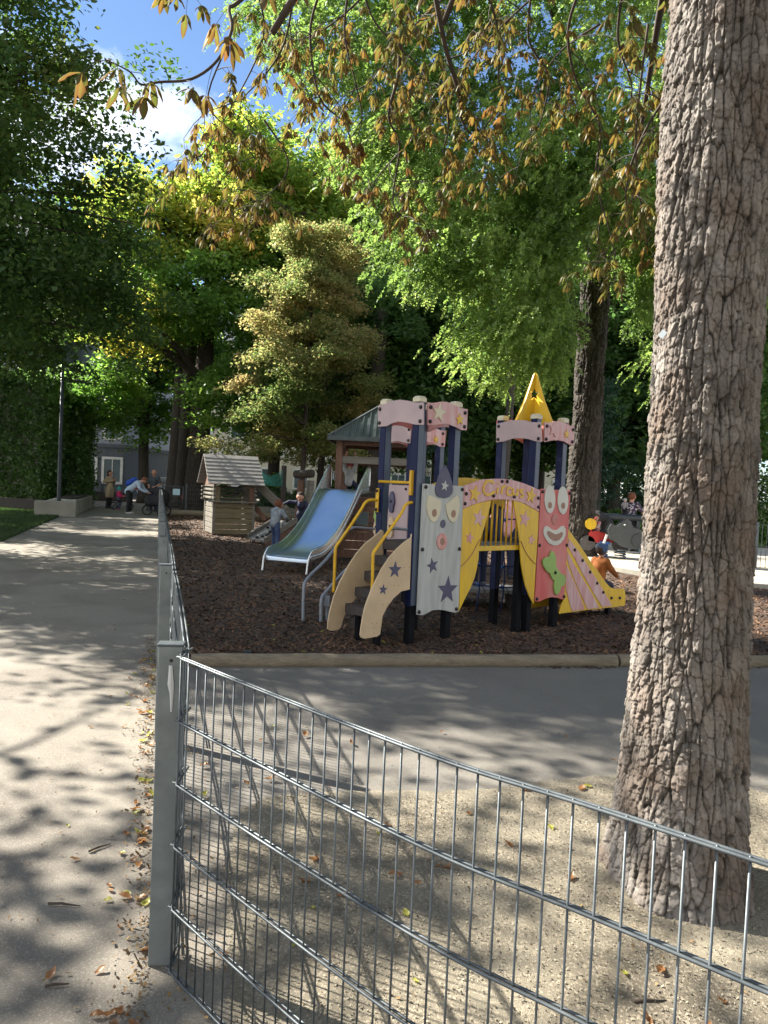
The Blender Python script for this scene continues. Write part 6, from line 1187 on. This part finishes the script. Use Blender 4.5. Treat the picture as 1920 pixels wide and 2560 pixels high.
# ------------------------------------------------------------------ spring riders
def coil(parent, c, r, h, m, turns=5): mb = MB(); mb.tube([Vector(c)+Vector((r*math.cos(a), r*math.sin(a), h*a/(2*math.pi*turns))) for a in np.linspace(0, 2*math.pi*turns, turns*14)], .017, 7); mb.build('spring', m, parent, smooth='all')
q = D(1508, 1396, 18.7); sr = thing('spring_rider', 'red motorbike spring rider with yellow round headlight on a blue spring', 'spring rider', (q.x, q.y, 0.012)); EX = Vector((1, 0, 0)); NY_ = Vector((0, -1, 0))
coil(sr, (0, 0, .0), .10, .34, M['blue']); mb = MB(); mb.box((0, 0, .37), (.24, .2, .07)); mb.build('spring_plate', M['blue'], sr)
rr = cm('rider red', (.48, .04, .04)); mb = MB(); mb.prism([(-.42, .40), (-.40, .62), (-.22, .66), (.1, .60), (.42, .60), (.48, .42), (.3, .38), (-.2, .36)], (0, 0, 0), EX, EZ, NY_, -.02, .02); mb.build('side_plate', rr, sr, bevel=.004)
for x in (-.42, .40): mb = MB(); mb.lathe((x, .03, .34), [(.02, 0), (.19, 0), (.2, .02), (.19, .05), (.02, .05)], 20, (0, -1, 0)); mb.build('wheel_disc', cm('rider grey', (.10, .09, .09)), sr, smooth=True)
mb = MB(); mb.lathe((-.38, -.06, .83), [(.01, 0), (.145, 0), (.14, .03), (.01, .035)], 20, (-.3, -1, 0)); mb.build('headlight', M['yellow'], sr, smooth=True); mb = MB(); mb.tube([(-.36, 0, .6), (-.3, 0, .95), (-.3, -.2, .98)], .02, 7); mb.build('handlebar', rr, sr, smooth='all'); mb = MB(); mb.box((.1, 0, .66), (.42, .2, .06)); mb.build('seat', blk, sr, bevel=.02); mb = MB(); mb.tube(smoothpath([(.35, 0, .6), (.38, 0, .75), (.46, 0, .78), (.52, 0, .6)], 4), .025, 8); mb.build('rear_loop', M['whitepaint'], sr, smooth='all')
q = D(1562, 1396, 18.4); sr = thing('spring_rider', 'dark grey animal shaped spring rider with round haunch and white detail', 'spring rider', (q.x, q.y, .012)); coil(sr, (-.12, 0, 0), .13, .24, M['galv'], 4)
gr = cm('rider dark grey', (.07, .075, .08)); body = [(-.50, .62), (-.42, .78), (-.28, .72), (-.16, .82), (-.02, .92), (.06, .84), (.14, .70), (.3, .66), (.42, .60), (.46, .40), (.40, .18), (.1, .16), (-.16, .22), (-.3, .34), (-.44, .40)]
for y in (-.1, .1): mb = MB(); mb.prism(body, (0, y, .1), EX, EZ, NY_, -.012, .012); mb.build('side_plate', gr, sr, bevel=.004)
mb = MB(); mb.lathe((.26, -.12, .48), [(.01, 0), (.17, 0), (.165, .02), (.01, .022)], 20, (0, -1, 0)); mb.build('haunch', cm('rider mid grey', (.055, .06, .065)), sr, smooth=True); mb = MB(); mb.box((.08, 0, .80), (.34, .18, .05)); mb.build('seat', blk, sr, bevel=.01)
mb = MB(); mb.beam((-.52, -.14, .60), (-.64, -.14, .22), .02, .05).beam((-.64, -.14, .2), (-.34, -.14, .17), .02, .05); mb.build('foot_rest', M['whitepaint'], sr); mb = MB(); mb.tube([(-.1, -.18, .86), (-.1, .18, .86)], .018, 7); mb.build('handle', M['whitepaint'], sr, smooth='all')
q = D(1550, 1316, 21.0); mb = MB(); mb.tube([(q.x-.75, q.y, .98), (q.x+.65, q.y, .97)], .10, 12); mb.box((q.x-.5, q.y, .44), (.1, .1, .9)).box((q.x+.5, q.y, .44), (.1, .1, .9)); tag(mb.build('balance_beam', M['lampgrey'], smooth=True), 'dark round horizontal beam on posts behind the spring riders', 'beam')
# ------------------------------------------------------------------ fallen leaves and twigs: one object each
def dryleaf(seed, ln=.075):
    rg = random.Random(seed); V = []; n = 7
    for i in range(n+1):
        t = i/n; w = .32*ln*math.sin(math.pi*min(1, t*.95+.03))**.8*rg.uniform(.8, 1.15); cz = .012*math.sin(t*5+seed)+.35*ln*(t-.5)**2*2; zc = max(.002, cz)
        V += [(ln*(t-.5), w, zc+.3*w+rg.uniform(0, .008)), (ln*(t-.5), rg.uniform(-.002, .002), zc), (ln*(t-.5), -w, zc+.35*w+rg.uniform(0, .008))]
    Fa = []
    for i in range(n): a = i*3; Fa += [(a, a+3, a+4, a+1), (a+1, a+4, a+5, a+2)]
    me = bpy.data.meshes.new('fallen_leaf'); me.from_pydata(V, [], Fa); me.update(); me.polygons.foreach_set('use_smooth', np.ones(len(me.polygons), bool)); return me
M['dryleaf'] = leafmat('dry brown leaf', [(.16, .07, .035), (.24, .11, .04), (.30, .17, .06)], .3, 30, .06); M['yleaf'] = leafmat('fallen yellow leaf', [(.40, .30, .05), (.34, .34, .06), (.28, .26, .07)], .35, 30, .06)
lm = []
for s in range(9):
    me = dryleaf(s); me.materials.append(M['dryleaf'] if s < 6 else M['yleaf']); lm.append(me)
def drop(x, y, z, k, lab, cat, grp, sc):
    o = bpy.data.objects.new('fallen_leaf', lm[k]); C.objects.link(o); o.location = (x, y, z); o.rotation_euler = (rnd.uniform(-.25, .25), rnd.uniform(-.25, .25), rnd.uniform(0, 6.28)); o.scale = (sc, sc*rnd.uniform(.7, 1.1), sc); tag(o, lab, cat, grp)
for i in range(100):
    y = 1.5+5.2*rnd.random()**1.1; x = fx(y)-.045-abs(rnd.gauss(0, .07))*rnd.choice([.6, 1, 1, 2.2]); k = rnd.randrange(9); drop(x, y, .004, k, 'curled brown leaf gathered on the path along the foot of the fence' if k < 6 else 'yellow leaf lying on the path along the foot of the fence', 'leaf', 'brown leaves along the fence foot' if k < 6 else 'yellow leaves along the fence foot', rnd.uniform(.32, .75))
for i in range(34):
    y = 1.4+8*rnd.random()**1.3; x = fx(y)-.4-2.2*rnd.random(); k = rnd.randrange(9); drop(x, y, .004, k, 'small brown leaf lying alone on the open path' if k < 6 else 'small yellow leaf lying alone on the open path', 'leaf', 'brown leaves on the path' if k < 6 else 'yellow leaves on the path', rnd.uniform(.25, .6))
for i in range(70):
    y = 1.3+3.6*rnd.random(); x = fx(y)+.15+rnd.random()**1.5*(2.6+.3*y); k = rnd.randrange(9)
    if (x-1.26)**2+(y-3.06)**2 < .16: continue
    drop(x, y, .006, k, 'brown leaf lying on the gravel or asphalt behind the near fence' if k < 6 else 'yellow leaf lying on the gravel or asphalt behind the near fence', 'leaf', 'brown leaves behind the near fence' if k < 6 else 'yellow leaves behind the near fence', rnd.uniform(.35, .8))
for i in range(26): y = 6.55+2.5*rnd.random(); x = fx(y)+.3+4*rnd.random(); drop(x, y, mz(x, y)+.02, 6+rnd.randrange(3), 'pale yellow leaf lying on the dark mulch', 'leaf', 'yellow leaves on the mulch', rnd.uniform(.4, .8))
def twig(u, v, ln, a, lab):
    p = G(u, v); mb = MB(); d = Vector((math.cos(a), math.sin(a), 0)); q_ = Vector((-d.y, d.x, 0)); mb.tube([p+EZ*.008, p+d*ln*.4+q_*.003+EZ*.009, p+d*ln*.75-q_*.002+EZ*.008, p+d*ln+EZ*.005], [.005, .0045, .003, .0015], 6); tag(mb.build('fallen_twig', M['twig'], smooth='all'), lab, 'twig')
twig(120, 2264, .12, .0, 'straight dark stick lying on the path at the lower left'); twig(222, 2133, .10, .9, 'thin pale stick on the path above the dark stick'); twig(1585, 2510, .11, .15, 'curved dark twig on the gravel at the lower right'); twig(112, 2472, .07, .3, 'short twig on the path near the bottom edge')

# crumbled leaf litter caught along the fence foot
n = 1500; yy = 1.2+6.0*RG.random(n)**1.1; xx = np.array([fx(y) for y in yy])-.04-np.abs(RG.normal(0, .055, n))+np.where(RG.random(n) < .3, RG.uniform(.05, .3, n), 0)
M['litter'] = mat('crumbled litter', (.10, .06, .035), (.2, .13, .05), 30, .9, island=.5)
o = quads(np.stack([xx, yy, np.full(n, .009)], 1), RG.uniform(.003, .011, n), RG.uniform(.002, .006, n), .45, M['litter'], 'leaf_litter', RG); tag(o, 'crumbled brown leaf litter caught along the foot of the fence', 'leaf litter', None, 'stuff')
n = 3500; yy = 1.0+8*RG.random(n); xx = np.array([fx(y) for y in yy])+RG.uniform(-2.6, 3.6, n); k = (yy < 6.0) | (xx < fx(8)-.2); xx, yy = xx[k], yy[k]; k = ~((yy > 6.1) & (xx > .06-.306*yy)); xx, yy = xx[k], yy[k]
o = quads(np.stack([xx, yy, np.full(len(xx), .009)], 1), RG.uniform(.002, .008, len(xx)), RG.uniform(.0015, .004, len(xx)), .3, M['litter'], 'crumbs', RG); tag(o, 'tiny twigs, seeds and crumbs strewn thinly over the paths', 'debris', None, 'stuff')
